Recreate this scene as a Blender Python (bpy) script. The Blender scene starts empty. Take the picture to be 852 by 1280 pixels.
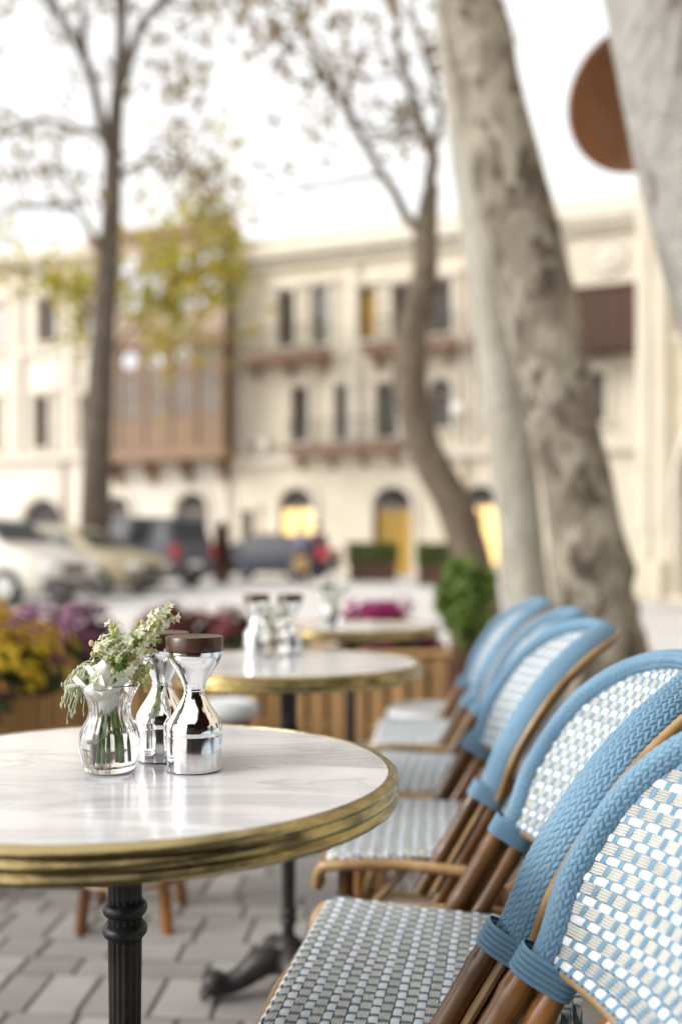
import bpy, math, random
from mathutils import Vector, Matrix
random.seed(11)
SC = bpy.context.scene
COL = SC.collection
PI = math.pi
R = math.radians

# ------------------------------------------------------------------ camera
cam_data = bpy.data.cameras.new('camera')
cam = bpy.data.objects.new('camera', cam_data)
COL.objects.link(cam)
cam.location = (0, 0, 1.0)
cam.rotation_euler = (R(90), 0, 0)
cam_data.sensor_fit = 'HORIZONTAL'
cam_data.sensor_width = 24.0
cam_data.lens = 34.28
cam_data.shift_y = 0.0704
cam_data.clip_start = 0.05
cam_data.clip_end = 2000
cam_data.dof.use_dof = True
cam_data.dof.focus_distance = 1.10
cam_data.dof.aperture_fstop = 1.9
SC.camera = cam

# ------------------------------------------------------------------ sky and sun (bright overcast)
SUN_EL, SUN_AZ = 28.0, -108.0          # azimuth from +Y towards +X
w = bpy.data.worlds.new('World'); SC.world = w; w.use_nodes = True
nt = w.node_tree; nt.nodes.clear()
sky = nt.nodes.new('ShaderNodeTexSky'); sky.sky_type = 'NISHITA'; sky.sun_disc = False
sky.sun_elevation = R(SUN_EL); sky.sun_rotation = R(SUN_AZ)
sky.air_density = 1.0; sky.dust_density = 4.0; sky.ozone_density = 1.0
hsv = nt.nodes.new('ShaderNodeHueSaturation'); hsv.inputs['Saturation'].default_value = 0.12
bg = nt.nodes.new('ShaderNodeBackground'); bg.inputs['Strength'].default_value = 0.15
out = nt.nodes.new('ShaderNodeOutputWorld')
nt.links.new(sky.outputs[0], hsv.inputs['Color'])
cloud = nt.nodes.new('ShaderNodeMix'); cloud.data_type = 'RGBA'; cloud.inputs[0].default_value = 0.72     # even white cloud layer over the clear sky
cloud.inputs[7].default_value = (5.0, 4.98, 4.95, 1)
nt.links.new(hsv.outputs[0], cloud.inputs[6]); nt.links.new(cloud.outputs[2], bg.inputs['Color'])
nt.links.new(bg.outputs[0], out.inputs[0])
sl = bpy.data.lights.new('sun', 'SUN'); sl.energy = 1.3; sl.angle = R(25); sl.color = (1.0, 0.95, 0.88)
so = bpy.data.objects.new('sun', sl); COL.objects.link(so)
d = Vector((math.sin(R(SUN_AZ)) * math.cos(R(SUN_EL)), math.cos(R(SUN_AZ)) * math.cos(R(SUN_EL)), math.sin(R(SUN_EL))))
so.rotation_euler = d.to_track_quat('Z', 'Y').to_euler()
so.location = d * 60
SC.view_settings.view_transform = 'Standard'
SC.view_settings.look = 'None'
SC.view_settings.gamma = 1.0
SC.view_settings.exposure = 1.0
SC.view_settings.use_curve_mapping = False
try:
    SC.cycles.use_denoising = True
    SC.cycles.max_bounces = 10
    SC.cycles.transmission_bounces = 10
    SC.cycles.caustics_reflective = True
    SC.cycles.caustics_refractive = True
    SC.cycles.sample_clamp_indirect = 6
except Exception:
    pass

# ------------------------------------------------------------------ helpers
def ground(y):
    return max(0.0, (y - 8.0) * 0.0145)

def V(*a):
    return Vector(a)

class MB:
    def __init__(self):
        self.v, self.f = [], []
    def add(self, vs, fs):
        o = len(self.v)
        self.v += [tuple(p) for p in vs]
        self.f += [tuple(i + o for i in f) for f in fs]
        return self
    def box(self, c, s, m=None, ch=0.0):
        x, y, z = s[0] / 2, s[1] / 2, s[2] / 2
        if ch <= 0:
            vs = [V(i * x, j * y, k * z) for k in (-1, 1) for j in (-1, 1) for i in (-1, 1)]
            fs = [(0, 2, 3, 1), (4, 5, 7, 6), (0, 1, 5, 4), (2, 6, 7, 3), (0, 4, 6, 2), (1, 3, 7, 5)]
        else:
            e = ch
            ring = lambda ix, iy, iz: [V(-ix, -iy, iz), V(ix, -iy, iz), V(ix, iy, iz), V(-ix, iy, iz)]
            vs = ring(x - e, y - e, -z) + ring(x, y, -z + e) + ring(x, y, z - e) + ring(x - e, y - e, z)
            fs = [(3, 2, 1, 0), (12, 13, 14, 15)]
            for q in range(3):
                for i in range(4):
                    fs.append((q * 4 + i, q * 4 + (i + 1) % 4, q * 4 + 4 + (i + 1) % 4, q * 4 + 4 + i))
        c = V(*c)
        vs = [(m @ p if m else p) + c for p in vs]
        return self.add(vs, fs)
    def quad(self, a, b, c, e):
        return self.add([a, b, c, e], [(0, 1, 2, 3)])
    def tube(self, path, r, n=8, caps=True, wob=0.0, up=None):
        path = [V(*p) for p in path]
        N = len(path)
        rr = r if isinstance(r, (list, tuple)) else [r] * N
        t0 = (path[1] - path[0]).normalized()
        u = up or (V(0, 0, 1) if abs(t0.z) < .9 else V(1, 0, 0))
        u = (u - t0 * u.dot(t0)).normalized()
        vs, fs = [], []
        for i in range(N):
            a, b = path[max(0, i - 1)], path[min(N - 1, i + 1)]
            t = (b - a).normalized()
            u = (u - t * u.dot(t)).normalized()
            k = t.cross(u)
            for j in range(n):
                q = 2 * PI * j / n
                rad = rr[i] * (1 + (random.uniform(-wob, wob) if wob else 0))
                vs.append(path[i] + (u * math.cos(q) + k * math.sin(q)) * rad)
        for i in range(N - 1):
            for j in range(n):
                fs.append((i * n + j, i * n + (j + 1) % n, (i + 1) * n + (j + 1) % n, (i + 1) * n + j))
        if caps:
            fs.append(tuple(range(n - 1, -1, -1)))
            fs.append(tuple((N - 1) * n + j for j in range(n)))
        return self.add(vs, fs)
    def lathe(self, prof, n=32, c=(0, 0, 0), flute=None, bot=True, top=True):
        vs, fs = [], []
        for i, (r, z) in enumerate(prof):
            for j in range(n):
                q = 2 * PI * j / n
                k = 1.0
                if flute:
                    k = flute(q, z)
                vs.append(V(c[0] + r * k * math.cos(q), c[1] + r * k * math.sin(q), c[2] + z))
        for i in range(len(prof) - 1):
            for j in range(n):
                fs.append((i * n + j, i * n + (j + 1) % n, (i + 1) * n + (j + 1) % n, (i + 1) * n + j))
        if bot:
            fs.append(tuple(range(n - 1, -1, -1)))
        if top:
            fs.append(tuple((len(prof) - 1) * n + j for j in range(n)))
        return self.add(vs, fs)
    def ball(self, c, s, n=10, m=6, jit=0.0):
        vs, fs = [], []
        for i in range(m + 1):
            p = PI * i / m
            for j in range(n):
                q = 2 * PI * j / n
                k = 1 + random.uniform(-jit, jit)
                vs.append(V(c[0] + s[0] * k * math.sin(p) * math.cos(q), c[1] + s[1] * k * math.sin(p) * math.sin(q), c[2] - s[2] * k * math.cos(p)))
        for i in range(m):
            for j in range(n):
                fs.append((i * n + j, i * n + (j + 1) % n, (i + 1) * n + (j + 1) % n, (i + 1) * n + j))
        return self.add(vs, fs)
    def mesh(self, name, mat, smooth=True, sharp=40):
        me = bpy.data.meshes.new(name)
        me.from_pydata(self.v, [], self.f)
        me.update()
        if smooth:
            me.polygons.foreach_set('use_smooth', [True] * len(me.polygons))
            try:
                me.set_sharp_from_angle(angle=R(sharp))
            except Exception:
                pass
        me.materials.append(mat)
        return me
    def build(self, name, mat, parent=None, smooth=True, sharp=40, loc=None):
        return put(name, self.mesh(name, mat, smooth, sharp), parent, loc)

def put(name, data, parent=None, loc=None):
    o = bpy.data.objects.new(name, data)
    COL.objects.link(o)
    if parent:
        o.parent = parent
    if loc is not None:
        o.location = loc
    return o

def tag(o, label=None, cat=None, group=None, kind=None):
    if label: o['label'] = label
    if cat: o['category'] = cat
    if group: o['group'] = group
    if kind: o['kind'] = kind
    return o

def thing(name, label, cat, loc=(0, 0, 0), rz=0.0, group=None):
    o = put(name, None, None, loc)
    o.rotation_euler = (0, 0, rz)
    o.empty_display_size = .2
    return tag(o, label, cat, group)

def copy_tree(o, parent=None):
    c = o.copy(); COL.objects.link(c); c.parent = parent
    for ch in list(o.children):
        copy_tree(ch, c)
    return c

# ------------------------------------------------------------------ materials
def mat(name, c1, c2=None, rough=.6, metal=0.0, scale=6.0, detail=4.0, lo=.35, hi=.65, bump=0.0, bscale=40.0,
        stretch=None, rand=0.0, trans=0.0, ior=1.45, emit=None, estr=0.0, spec=.5, coat=0.0, r2=None, sub=0.0):
    m = bpy.data.materials.new(name); m.use_nodes = True
    n, l = m.node_tree.nodes, m.node_tree.links
    b = n['Principled BSDF']
    b.inputs['Base Color'].default_value = (*c1, 1)
    b.inputs['Roughness'].default_value = rough
    b.inputs['Metallic'].default_value = metal
    b.inputs['Specular IOR Level'].default_value = spec
    b.inputs['IOR'].default_value = ior
    b.inputs['Transmission Weight'].default_value = trans
    b.inputs['Coat Weight'].default_value = coat
    if emit:
        b.inputs['Emission Color'].default_value = (*emit, 1)
        b.inputs['Emission Strength'].default_value = estr
    tc = n.new('ShaderNodeTexCoord')
    vec = tc.outputs['Object']
    if stretch:
        mp = n.new('ShaderNodeMapping'); mp.inputs['Scale'].default_value = stretch
        l.new(vec, mp.inputs[0]); vec = mp.outputs[0]
    last = None
    if c2:
        nz = n.new('ShaderNodeTexNoise'); nz.inputs['Scale'].default_value = scale; nz.inputs['Detail'].default_value = detail
        l.new(vec, nz.inputs['Vector'])
        rp = n.new('ShaderNodeMapRange'); rp.inputs[1].default_value = lo; rp.inputs[2].default_value = hi
        l.new(nz.outputs[0], rp.inputs[0])
        mx = n.new('ShaderNodeMix'); mx.data_type = 'RGBA'
        mx.inputs[6].default_value = (*c1, 1); mx.inputs[7].default_value = (*c2, 1)
        l.new(rp.outputs[0], mx.inputs[0])
        last = mx.outputs[2]
        if r2 is not None:
            rr = n.new('ShaderNodeMapRange'); rr.inputs[3].default_value = rough; rr.inputs[4].default_value = r2
            l.new(rp.outputs[0], rr.inputs[0]); l.new(rr.outputs[0], b.inputs['Roughness'])
    if rand:
        oi = n.new('ShaderNodeObjectInfo')
        hs = n.new('ShaderNodeHueSaturation')
        mr = n.new('ShaderNodeMapRange'); mr.inputs[3].default_value = 1 - rand; mr.inputs[4].default_value = 1 + rand
        l.new(oi.outputs['Random'], mr.inputs[0]); l.new(mr.outputs[0], hs.inputs['Value'])
        if last: l.new(last, hs.inputs['Color'])
        else: hs.inputs['Color'].default_value = (*c1, 1)
        last = hs.outputs[0]
    if last:
        l.new(last, b.inputs['Base Color'])
    if bump:
        nb = n.new('ShaderNodeTexNoise'); nb.inputs['Scale'].default_value = bscale; nb.inputs['Detail'].default_value = 5
        l.new(vec, nb.inputs['Vector'])
        bp = n.new('ShaderNodeBump'); bp.inputs['Strength'].default_value = bump; bp.inputs['Distance'].default_value = .01
        l.new(nb.outputs[0], bp.inputs['Height']); l.new(bp.outputs[0], b.inputs['Normal'])
    return m

def leaf_mat(name, cols, rough=.55):
    """leaf colours vary from leaf to leaf (per mesh island) and let some light through"""
    m = bpy.data.materials.new(name); m.use_nodes = True
    n, l = m.node_tree.nodes, m.node_tree.links
    b = n['Principled BSDF']; b.inputs['Roughness'].default_value = rough
    g = n.new('ShaderNodeNewGeometry')
    cr = n.new('ShaderNodeValToRGB')
    els = cr.color_ramp.elements
    els[0].color = (*cols[0], 1); els[1].color = (*cols[-1], 1)
    for i, c in enumerate(cols[1:-1]):
        e = els.new((i + 1) / (len(cols) - 1)); e.color = (*c, 1)
    l.new(g.outputs['Random Per Island'], cr.inputs[0])
    l.new(cr.outputs[0], b.inputs['Base Color'])
    tr = n.new('ShaderNodeBsdfTranslucent'); l.new(cr.outputs[0], tr.inputs[0])
    mx = n.new('ShaderNodeMixShader'); mx.inputs[0].default_value = .45
    l.new(b.outputs[0], mx.inputs[1]); l.new(tr.outputs[0], mx.inputs[2])
    l.new(mx.outputs[0], n['Material Output'].inputs[0])
    return m

def marble_mat():
    m = bpy.data.materials.new('marble'); m.use_nodes = True
    n, l = m.node_tree.nodes, m.node_tree.links
    b = n['Principled BSDF']; b.inputs['Roughness'].default_value = .12
    tc = n.new('ShaderNodeTexCoord')
    mp = n.new('ShaderNodeMapping'); mp.inputs['Scale'].default_value = (2.2, 8, 2.2); mp.inputs['Rotation'].default_value = (0, 0, R(12))
    l.new(tc.outputs['Object'], mp.inputs[0])
    n1 = n.new('ShaderNodeTexNoise'); n1.inputs['Scale'].default_value = 1.6; n1.inputs['Detail'].default_value = 5; n1.inputs['Distortion'].default_value = .9
    l.new(mp.outputs[0], n1.inputs['Vector'])
    r1 = n.new('ShaderNodeValToRGB')
    e = r1.color_ramp.elements
    e[0].position = .3; e[0].color = (.44, .44, .47, 1); e[1].position = .58; e[1].color = (.68, .675, .69, 1)
    x = e.new(.455); x.color = (.61, .605, .625, 1)
    x = e.new(.475); x.color = (.50, .50, .525, 1)
    x = e.new(.50); x.color = (.635, .63, .645, 1)
    l.new(n1.outputs[0], r1.inputs[0]); l.new(r1.outputs[0], b.inputs['Base Color'])
    n2 = n.new('ShaderNodeTexNoise'); n2.inputs['Scale'].default_value = 9; n2.inputs['Detail'].default_value = 5
    l.new(tc.outputs['Object'], n2.inputs['Vector'])
    mr = n.new('ShaderNodeMapRange'); mr.inputs[3].default_value = .07; mr.inputs[4].default_value = .22
    l.new(n2.outputs[0], mr.inputs[0]); l.new(mr.outputs[0], b.inputs['Roughness'])
    return m

def bark_mat(name, base, patch, dark, sc=1.0, amt=.5):
    m = bpy.data.materials.new(name); m.use_nodes = True
    n, l = m.node_tree.nodes, m.node_tree.links
    b = n['Principled BSDF']; b.inputs['Roughness'].default_value = .85
    tc = n.new('ShaderNodeTexCoord')
    mp = n.new('ShaderNodeMapping'); mp.inputs['Scale'].default_value = (sc, sc, sc * .55)
    l.new(tc.outputs['Object'], mp.inputs[0])
    def noise(s, d_, dist=0.0):
        q = n.new('ShaderNodeTexNoise'); q.inputs['Scale'].default_value = s; q.inputs['Detail'].default_value = d_; q.inputs['Distortion'].default_value = dist
        l.new(mp.outputs[0], q.inputs['Vector']); return q.outputs[0]
    def step(v, a, c):
        q = n.new('ShaderNodeMapRange'); q.inputs[1].default_value = a; q.inputs[2].default_value = c
        l.new(v, q.inputs[0]); return q.outputs[0]
    def mix(f, a, c):
        q = n.new('ShaderNodeMix'); q.data_type = 'RGBA'
        l.new(f, q.inputs[0])
        if isinstance(a, tuple): q.inputs[6].default_value = (*a, 1)
        else: l.new(a, q.inputs[6])
        q.inputs[7].default_value = (*c, 1)
        return q.outputs[2]
    k = mix(step(noise(2.2, 3, .6), .5 - .02, .56), base, patch)
    k = mix(step(noise(4.3, 5, .8), .66 - amt * .2, .72 - amt * .2), k, dark)
    l.new(k, b.inputs['Base Color'])
    bp = n.new('ShaderNodeBump'); bp.inputs['Strength'].default_value = .9; bp.inputs['Distance'].default_value = .06
    l.new(noise(9, 6), bp.inputs['Height']); l.new(bp.outputs[0], b.inputs['Normal'])
    return m

def paving_mat(name, c1, c2, mortar, bw, bh):
    m = bpy.data.materials.new(name); m.use_nodes = True
    n, l = m.node_tree.nodes, m.node_tree.links
    b = n['Principled BSDF']; b.inputs['Roughness'].default_value = .8
    tc = n.new('ShaderNodeTexCoord')
    br = n.new('ShaderNodeTexBrick')
    br.inputs['Scale'].default_value = 1.0
    br.inputs['Brick Width'].default_value = bw; br.inputs['Row Height'].default_value = bh
    br.inputs['Mortar Size'].default_value = .012
    br.inputs['Color1'].default_value = (*c1, 1); br.inputs['Color2'].default_value = (*c2, 1); br.inputs['Mortar'].default_value = (*mortar, 1)
    l.new(tc.outputs['Object'], br.inputs['Vector'])
    nz = n.new('ShaderNodeTexNoise'); nz.inputs['Scale'].default_value = .9; nz.inputs['Detail'].default_value = 5
    l.new(tc.outputs['Object'], nz.inputs['Vector'])
    hs = n.new('ShaderNodeHueSaturation')
    mr = n.new('ShaderNodeMapRange'); mr.inputs[3].default_value = .8; mr.inputs[4].default_value = 1.18
    l.new(nz.outputs[0], mr.inputs[0]); l.new(mr.outputs[0], hs.inputs['Value'])
    l.new(br.outputs[0], hs.inputs['Color']); l.new(hs.outputs[0], b.inputs['Base Color'])
    return m

M = {}
M['marble'] = marble_mat()
M['brass'] = mat('brass', (.44, .345, .16), (.15, .12, .065), rough=.24, r2=.42, metal=1.0, scale=16, detail=6, lo=.44, hi=.68, bump=.12, bscale=60, stretch=(1, 1, 5))
M['iron'] = mat('cast_iron', (.012, .012, .013), (.03, .028, .027), rough=.42, scale=30, bump=.15, bscale=90)
M['blue'] = mat('blue_strand', (.115, .225, .335), (.165, .295, .41), rough=.48, r2=.62, scale=9, detail=6, lo=.3, hi=.7, coat=.08)
M['blue_warp'] = mat('blue_warp_strand', (.105, .22, .33), (.14, .27, .39), rough=.45, scale=12, detail=5)
M['blue_core'] = mat('blue_core', (.045, .12, .20), rough=.6)
M['white'] = mat('white_strand', (.71, .73, .76), (.63, .65, .68), rough=.4, scale=25, rand=.08)
M['beige'] = mat('beige_strand', (.47, .468, .43), (.54, .535, .49), rough=.42, scale=25, rand=.10)
M['slate'] = mat('slate_strand', (.08, .17, .26), rough=.4)
M['rattan'] = mat('rattan_pole', (.23, .10, .026), (.085, .032, .009), rough=.28, scale=14, detail=5, lo=.35, hi=.7, rand=.55, bump=.1, bscale=30, stretch=(1, 1, .35), coat=.3)
M['honey'] = mat('honey_rattan', (.36, .225, .095), (.23, .135, .055), rough=.38, scale=18, detail=4, rand=.25, coat=.25)
M['chrome'] = mat('polished_steel', (.86, .86, .86), rough=.035, metal=1.0)
M['chrome_soft'] = mat('brushed_steel', (.80, .80, .80), (.7, .7, .7), rough=.13, metal=1.0, scale=40, stretch=(8, 8, .6), bump=.02, bscale=50)
M['walnut'] = mat('walnut_cap', (.085, .043, .024), (.05, .024, .013), rough=.33, scale=30, stretch=(1, 6, 1), bump=.05, coat=.2)
M['glass'] = mat('clear_glass', (1, 1, 1), rough=0.0, trans=1.0, ior=1.48)
M['water'] = mat('water', (1, 1, 1), rough=0.0, trans=1.0, ior=1.33)
M['petal'] = mat('white_petal', (.90, .90, .84), (.84, .86, .74), rough=.5, scale=60)
M['blossom'] = leaf_mat('blossom', [(.86, .85, .74), (.80, .81, .58), (.88, .87, .80), (.72, .76, .42)])
M['bud'] = leaf_mat('bud', [(.66, .68, .34), (.55, .62, .25), (.72, .58, .28), (.70, .75, .45)])
M['stem'] = mat('green_stem', (.16, .28, .06), (.10, .20, .04), rough=.5, scale=60)
M['stalk'] = mat('pale_green_stalk', (.34, .42, .14), (.26, .34, .10), rough=.5, scale=60)
M['stem_dark'] = mat('dark_stem', (.07, .05, .025), (.12, .12, .04), rough=.5, scale=60)
M['grass'] = mat('pale_green_blade', (.38, .44, .27), (.50, .54, .36), rough=.5, scale=60)
M['paver'] = mat('concrete_paver', (.30, .282, .27), (.235, .22, .21), rough=.85, scale=5, detail=8, lo=.3, hi=.72, rand=.22, bump=.4, bscale=120)
M['joint'] = mat('joint_sand', (.095, .085, .075), (.06, .054, .048), rough=.95, scale=30, bump=.3, bscale=100)
M['plaza'] = paving_mat('pale_stone_paving', (.60, .585, .575), (.56, .545, .535), (.46, .45, .44), .9, .45)
M['kerb'] = mat('kerb_stone', (.42, .38, .31), (.34, .31, .26), rough=.85, scale=3)
M['timber'] = mat('planter_timber', (.46, .28, .12), (.34, .195, .08), rough=.6, scale=9, stretch=(8, 8, .8), rand=.22, bump=.15, bscale=30)
M['soil'] = mat('soil', (.03, .02, .014), (.05, .035, .024), rough=1.0, scale=20, bump=.6, bscale=30)
M['mum_leaf'] = leaf_mat('mum_leaf', [(.035, .06, .02), (.06, .09, .03), (.05, .05, .025), (.08, .11, .04)])
M['yellow_mum'] = leaf_mat('yellow_mum', [(.72, .50, .015), (.80, .60, .03), (.62, .40, .01)])
M['purple_mum'] = leaf_mat('purple_mum', [(.28, .06, .18), (.38, .11, .26), (.20, .04, .12), (.52, .26, .40)])
M['red_mum'] = leaf_mat('red_mum', [(.20, .02, .03), (.30, .05, .07), (.13, .02, .02), (.36, .10, .11)])
M['magenta_mum'] = leaf_mat('magenta_mum', [(.38, .02, .15), (.48, .05, .22), (.30, .02, .10)])
M['shrub_leaf'] = leaf_mat('shrub_leaf', [(.12, .20, .03), (.20, .31, .06), (.29, .39, .10), (.07, .13, .025)])
M['hedge_leaf'] = leaf_mat('hedge_leaf', [(.08, .13, .025), (.14, .20, .045), (.21, .26, .08), (.05, .08, .018)])
M['rust_leaf'] = leaf_mat('rust_leaf', [(.05, .02, .014), (.09, .03, .02), (.06, .035, .02)])
M['autumn_leaf'] = leaf_mat('autumn_leaf', [(.55, .44, .06), (.38, .36, .06), (.62, .46, .05), (.26, .32, .05), (.46, .31, .06)])
M['dry_leaf'] = leaf_mat('dry_leaf', [(.22, .17, .08), (.30, .23, .09), (.16, .11, .07), (.20, .15, .11)])
M['bark_grey'] = bark_mat('dark_bark', (.085, .064, .046), (.12, .092, .066), (.045, .033, .024), 2.0, .4)
M['bark_brown'] = bark_mat('brown_bark', (.115, .086, .056), (.15, .115, .077), (.06, .045, .03), 2.6, .4)
M['bark_pale'] = bark_mat('pale_bark', (.36, .345, .285), (.32, .30, .245), (.16, .135, .105), 1.6, .12)
M['bark_mottled'] = bark_mat('mottled_bark', (.31, .278, .218), (.205, .175, .13), (.09, .07, .05), 1.6, .70)
M['bark_silver'] = bark_mat('silver_bark', (.32, .31, .285), (.25, .24, .22), (.14, .12, .10), 1.4, .3)
M['lime'] = mat('limestone_wall', (.72, .65, .53), (.64, .57, .46), rough=.85, scale=.8, detail=6, bump=.2, bscale=8)
M['lime_pale'] = mat('pale_stucco', (.76, .71, .62), (.70, .64, .55), rough=.85, scale=.6, detail=6)
M['lime_trim'] = mat('stone_trim', (.70, .645, .55), (.62, .565, .47), rough=.85, scale=2.0)
M['cafe_wall'] = mat('cafe_limestone', (.56, .50, .39), (.48, .425, .33), rough=.85, scale=1.2, detail=6, bump=.2, bscale=12)
M['wood_bay'] = mat('bay_timber', (.26, .165, .10), (.20, .12, .07), rough=.55, scale=4, stretch=(3, 3, .6), rand=.12)
M['wood_pink'] = mat('faded_timber', (.44, .34, .265), (.38, .285, .215), rough=.6, scale=4, rand=.1)
M['wood_dark'] = mat('dark_timber', (.095, .045, .024), (.065, .03, .016), rough=.5, scale=4, rand=.1)
M['slab'] = mat('balcony_slab', (.33, .22, .15), (.25, .16, .11), rough=.8, scale=3)
M['railing'] = mat('railing_iron', (.05, .045, .045), rough=.5)
M['pane'] = mat('dark_window_glass', (.07, .065, .06), (.03, .03, .032), rough=.06, spec=.7, scale=.8)
M['pane_sky'] = mat('sky_window_glass', (.45, .47, .52), (.35, .36, .40), rough=.03, metal=.75, scale=.6)
M['pane_dull'] = mat('dusty_window_glass', (.30, .265, .235), (.20, .18, .165), rough=.2, scale=.9, spec=.5)
M['wframe'] = mat('window_frame', (.16, .10, .065), rough=.5, rand=.2)
M['lit'] = mat('lit_window', (.6, .4, .15), rough=.3, emit=(1.0, .66, .24), estr=.9)
M['door_gold'] = mat('ochre_door', (.50, .31, .05), (.40, .24, .04), rough=.45, scale=3, rand=.1)
M['globe'] = mat('lit_globe', (.8, .8, .76), rough=.3, emit=(1, .95, .85), estr=.15)
M['fan'] = mat('fanlight_glass', (.03, .032, .036), rough=.08)
M['roof'] = mat('roof_felt', (.30, .25, .20), rough=.9)
M['car_white'] = mat('white_car_paint', (.62, .59, .53), rough=.4, spec=.4)
M['car_gold'] = mat('beige_car_paint', (.36, .31, .20), rough=.45, spec=.4)
M['car_dark'] = mat('slate_car_paint', (.085, .085, .105), rough=.5, spec=.3)
M['car_navy'] = mat('navy_car_paint', (.05, .055, .07), rough=.5, spec=.3)
M['car_glass'] = mat('car_glass', (.035, .04, .045), rough=.3, spec=.25)
M['tyre'] = mat('tyre_rubber', (.02, .02, .02), rough=.8)
M['rim'] = mat('alloy_rim', (.5, .5, .5), rough=.3, metal=1.0)
M['tail'] = mat('tail_lamp', (.34, .03, .03), rough=.35)
M['head'] = mat('head_lamp', (.75, .77, .8), rough=.1, metal=.4)
M['plate'] = mat('number_plate', (.7, .7, .68), rough=.5)
M['awning'] = mat('brown_awning_cloth', (.085, .04, .025), rough=.8)
M['copper'] = mat('copper_brown_enamel', (.33, .165, .085), (.26, .12, .06), rough=.5, scale=3)
M['skin'] = mat('skin', (.50, .30, .21), rough=.5)
M['hair'] = mat('dark_hair', (.025, .018, .014), rough=.5)
M['jacket'] = mat('lavender_grey_jacket', (.22, .20, .29), (.17, .155, .23), rough=.85, scale=8)
M['coat'] = mat('dark_coat', (.075, .07, .095), rough=.85)
M['trousers'] = mat('dark_trousers', (.025, .025, .035), rough=.9)
M['redbag'] = mat('red_fabric', (.42, .04, .05), rough=.7)
M['paperbag'] = mat('tan_paper_bag', (.52, .34, .16), rough=.8)
M['shoe'] = mat('black_shoe', (.015, .015, .015), rough=.5)


# ================================================================== SETTING
# ---- ground: one big sheet that rises gently away from the terrace
def sheet(name, x0, x1, ys, dz, m):
    b = MB()
    for i in range(len(ys) - 1):
        a, c = ys[i], ys[i + 1]
        b.quad((x0, a, ground(a) + dz), (x1, a, ground(a) + dz), (x1, c, ground(c) + dz), (x0, c, ground(c) + dz))
    o = b.build(name, m, smooth=False)
    tag(o, kind='structure')
    return o
plaza = sheet('street', -300, 300, [-60, 0, 4, 8, 40, 120, 700], -.016, M['plaza'])
pav = sheet('pavement', -3.2, 3.0, [-3.0, 8.0], -.0038, M['joint'])
sheet('side_pavement', 3.0, 6.3, [-12, 8, 24], -.004, M['plaza'])

# ---- concrete pavers of the terrace, laid in courses of uneven depth
paver_mesh = {}
def paver(x, y, sx, sy):
    kx, ky = round(sx, 2), round(sy, 2)
    if (kx, ky) not in paver_mesh:
        g = .0085
        paver_mesh[(kx, ky)] = MB().box((0, 0, -.02), (kx - g, ky - g, .04), ch=.004).mesh('paver', M['paver'], False)
    o = put('paver', paver_mesh[(kx, ky)], pav, (x, y, random.uniform(-.0015, .0015)))
    o.rotation_euler = (random.uniform(-.006, .006), random.uniform(-.006, .006), random.uniform(-.012, .012))
    return o
rng = random.Random(5)
yy, ci, npav = 1.84, 0, 0
depths = [.10, .07, .12, .20, .10, .12, .18, .10, .08, .18, .10, .14, .18, .10, .12, .18]
rest = MB()
SLOPE = math.tan(R(-4))
while yy < 7.9:
    dpt = depths[ci % len(depths)]; ci += 1
    x = -2.9 + rng.uniform(0, .1)
    while x < 2.75:
        wd = rng.choice([.10, .12, .14, .16, .18])
        cx, cy = x + wd / 2, yy + dpt / 2
        cy2 = cy + (cx + .4) * SLOPE
        near = -1.25 < cx < .5 and yy < 3.75
        if near and npav < 300:
            o = paver(cx, cy2, wd, dpt); o.rotation_euler.z += R(-4); npav += 1
        elif -2.98 < cx < 2.8 and cy2 < 7.8:
            rest.box((cx, cy2, -.02), (wd - .0085, dpt - .0085, .04), Matrix.Rotation(R(-4), 3, 'Z'), ch=.004)
        x += wd
    yy += dpt
o = rest.build('outer_pavers', M['paver'], pav, False); tag(o, kind='stuff')

# ---- wall with real openings; local x along the facade, -y outwards
def wall_open(b, x0, x1, z0, z1, ops, depth=.32, y=0.0):
    xs = sorted({x0, x1, *[o[0] - o[2] / 2 for o in ops], *[o[0] + o[2] / 2 for o in ops]})
    zs = sorted({z0, z1, *[o[1] for o in ops], *[o[1] + o[3] for o in ops]})
    for i in range(len(xs) - 1):
        for j in range(len(zs) - 1):
            mx, mz = (xs[i] + xs[i + 1]) / 2, (zs[j] + zs[j + 1]) / 2
            if any(abs(mx - o[0]) < o[2] / 2 and o[1] < mz < o[1] + o[3] for o in ops):
                continue
            b.quad((xs[i], y, zs[j]), (xs[i + 1], y, zs[j]), (xs[i + 1], y, zs[j + 1]), (xs[i], y, zs[j + 1]))
    for (cx, zb, ww, hh, arch) in ops:
        l_, r_, t_ = cx - ww / 2, cx + ww / 2, zb + hh
        if arch:
            ra = ww / 2; sp = t_ - ra; n = 10
            arc = [(cx - ra * math.cos(PI * k / n), sp + ra * math.sin(PI * k / n)) for k in range(n + 1)]
            for k in range(n):
                (xa, za), (xb, zb2) = arc[k], arc[k + 1]
                b.quad((xa, y, za), (xb, y, zb2), (xb, y, t_), (xa, y, t_))
                b.quad((xa, y, za), (xa, y + depth, za), (xb, y + depth, zb2), (xb, y, zb2))
            top = sp
        else:
            top = t_
            b.quad((l_, y, t_), (l_, y + depth, t_), (r_, y + depth, t_), (r_, y, t_))
        b.quad((l_, y, zb), (l_, y + depth, zb), (l_, y + depth, top), (l_, y, top))
        b.quad((r_, y, top), (r_, y + depth, top), (r_, y + depth, zb), (r_, y, zb))
        b.quad((l_, y, zb), (r_, y, zb), (r_, y + depth, zb), (l_, y + depth, zb))

def disc_top(b, cx, zs, r, y, n=10):
    b.add([(cx - r * math.cos(PI * k / n), y, zs + r * math.sin(PI * k / n)) for k in range(n + 1)], [tuple(range(n, -1, -1))])

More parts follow.
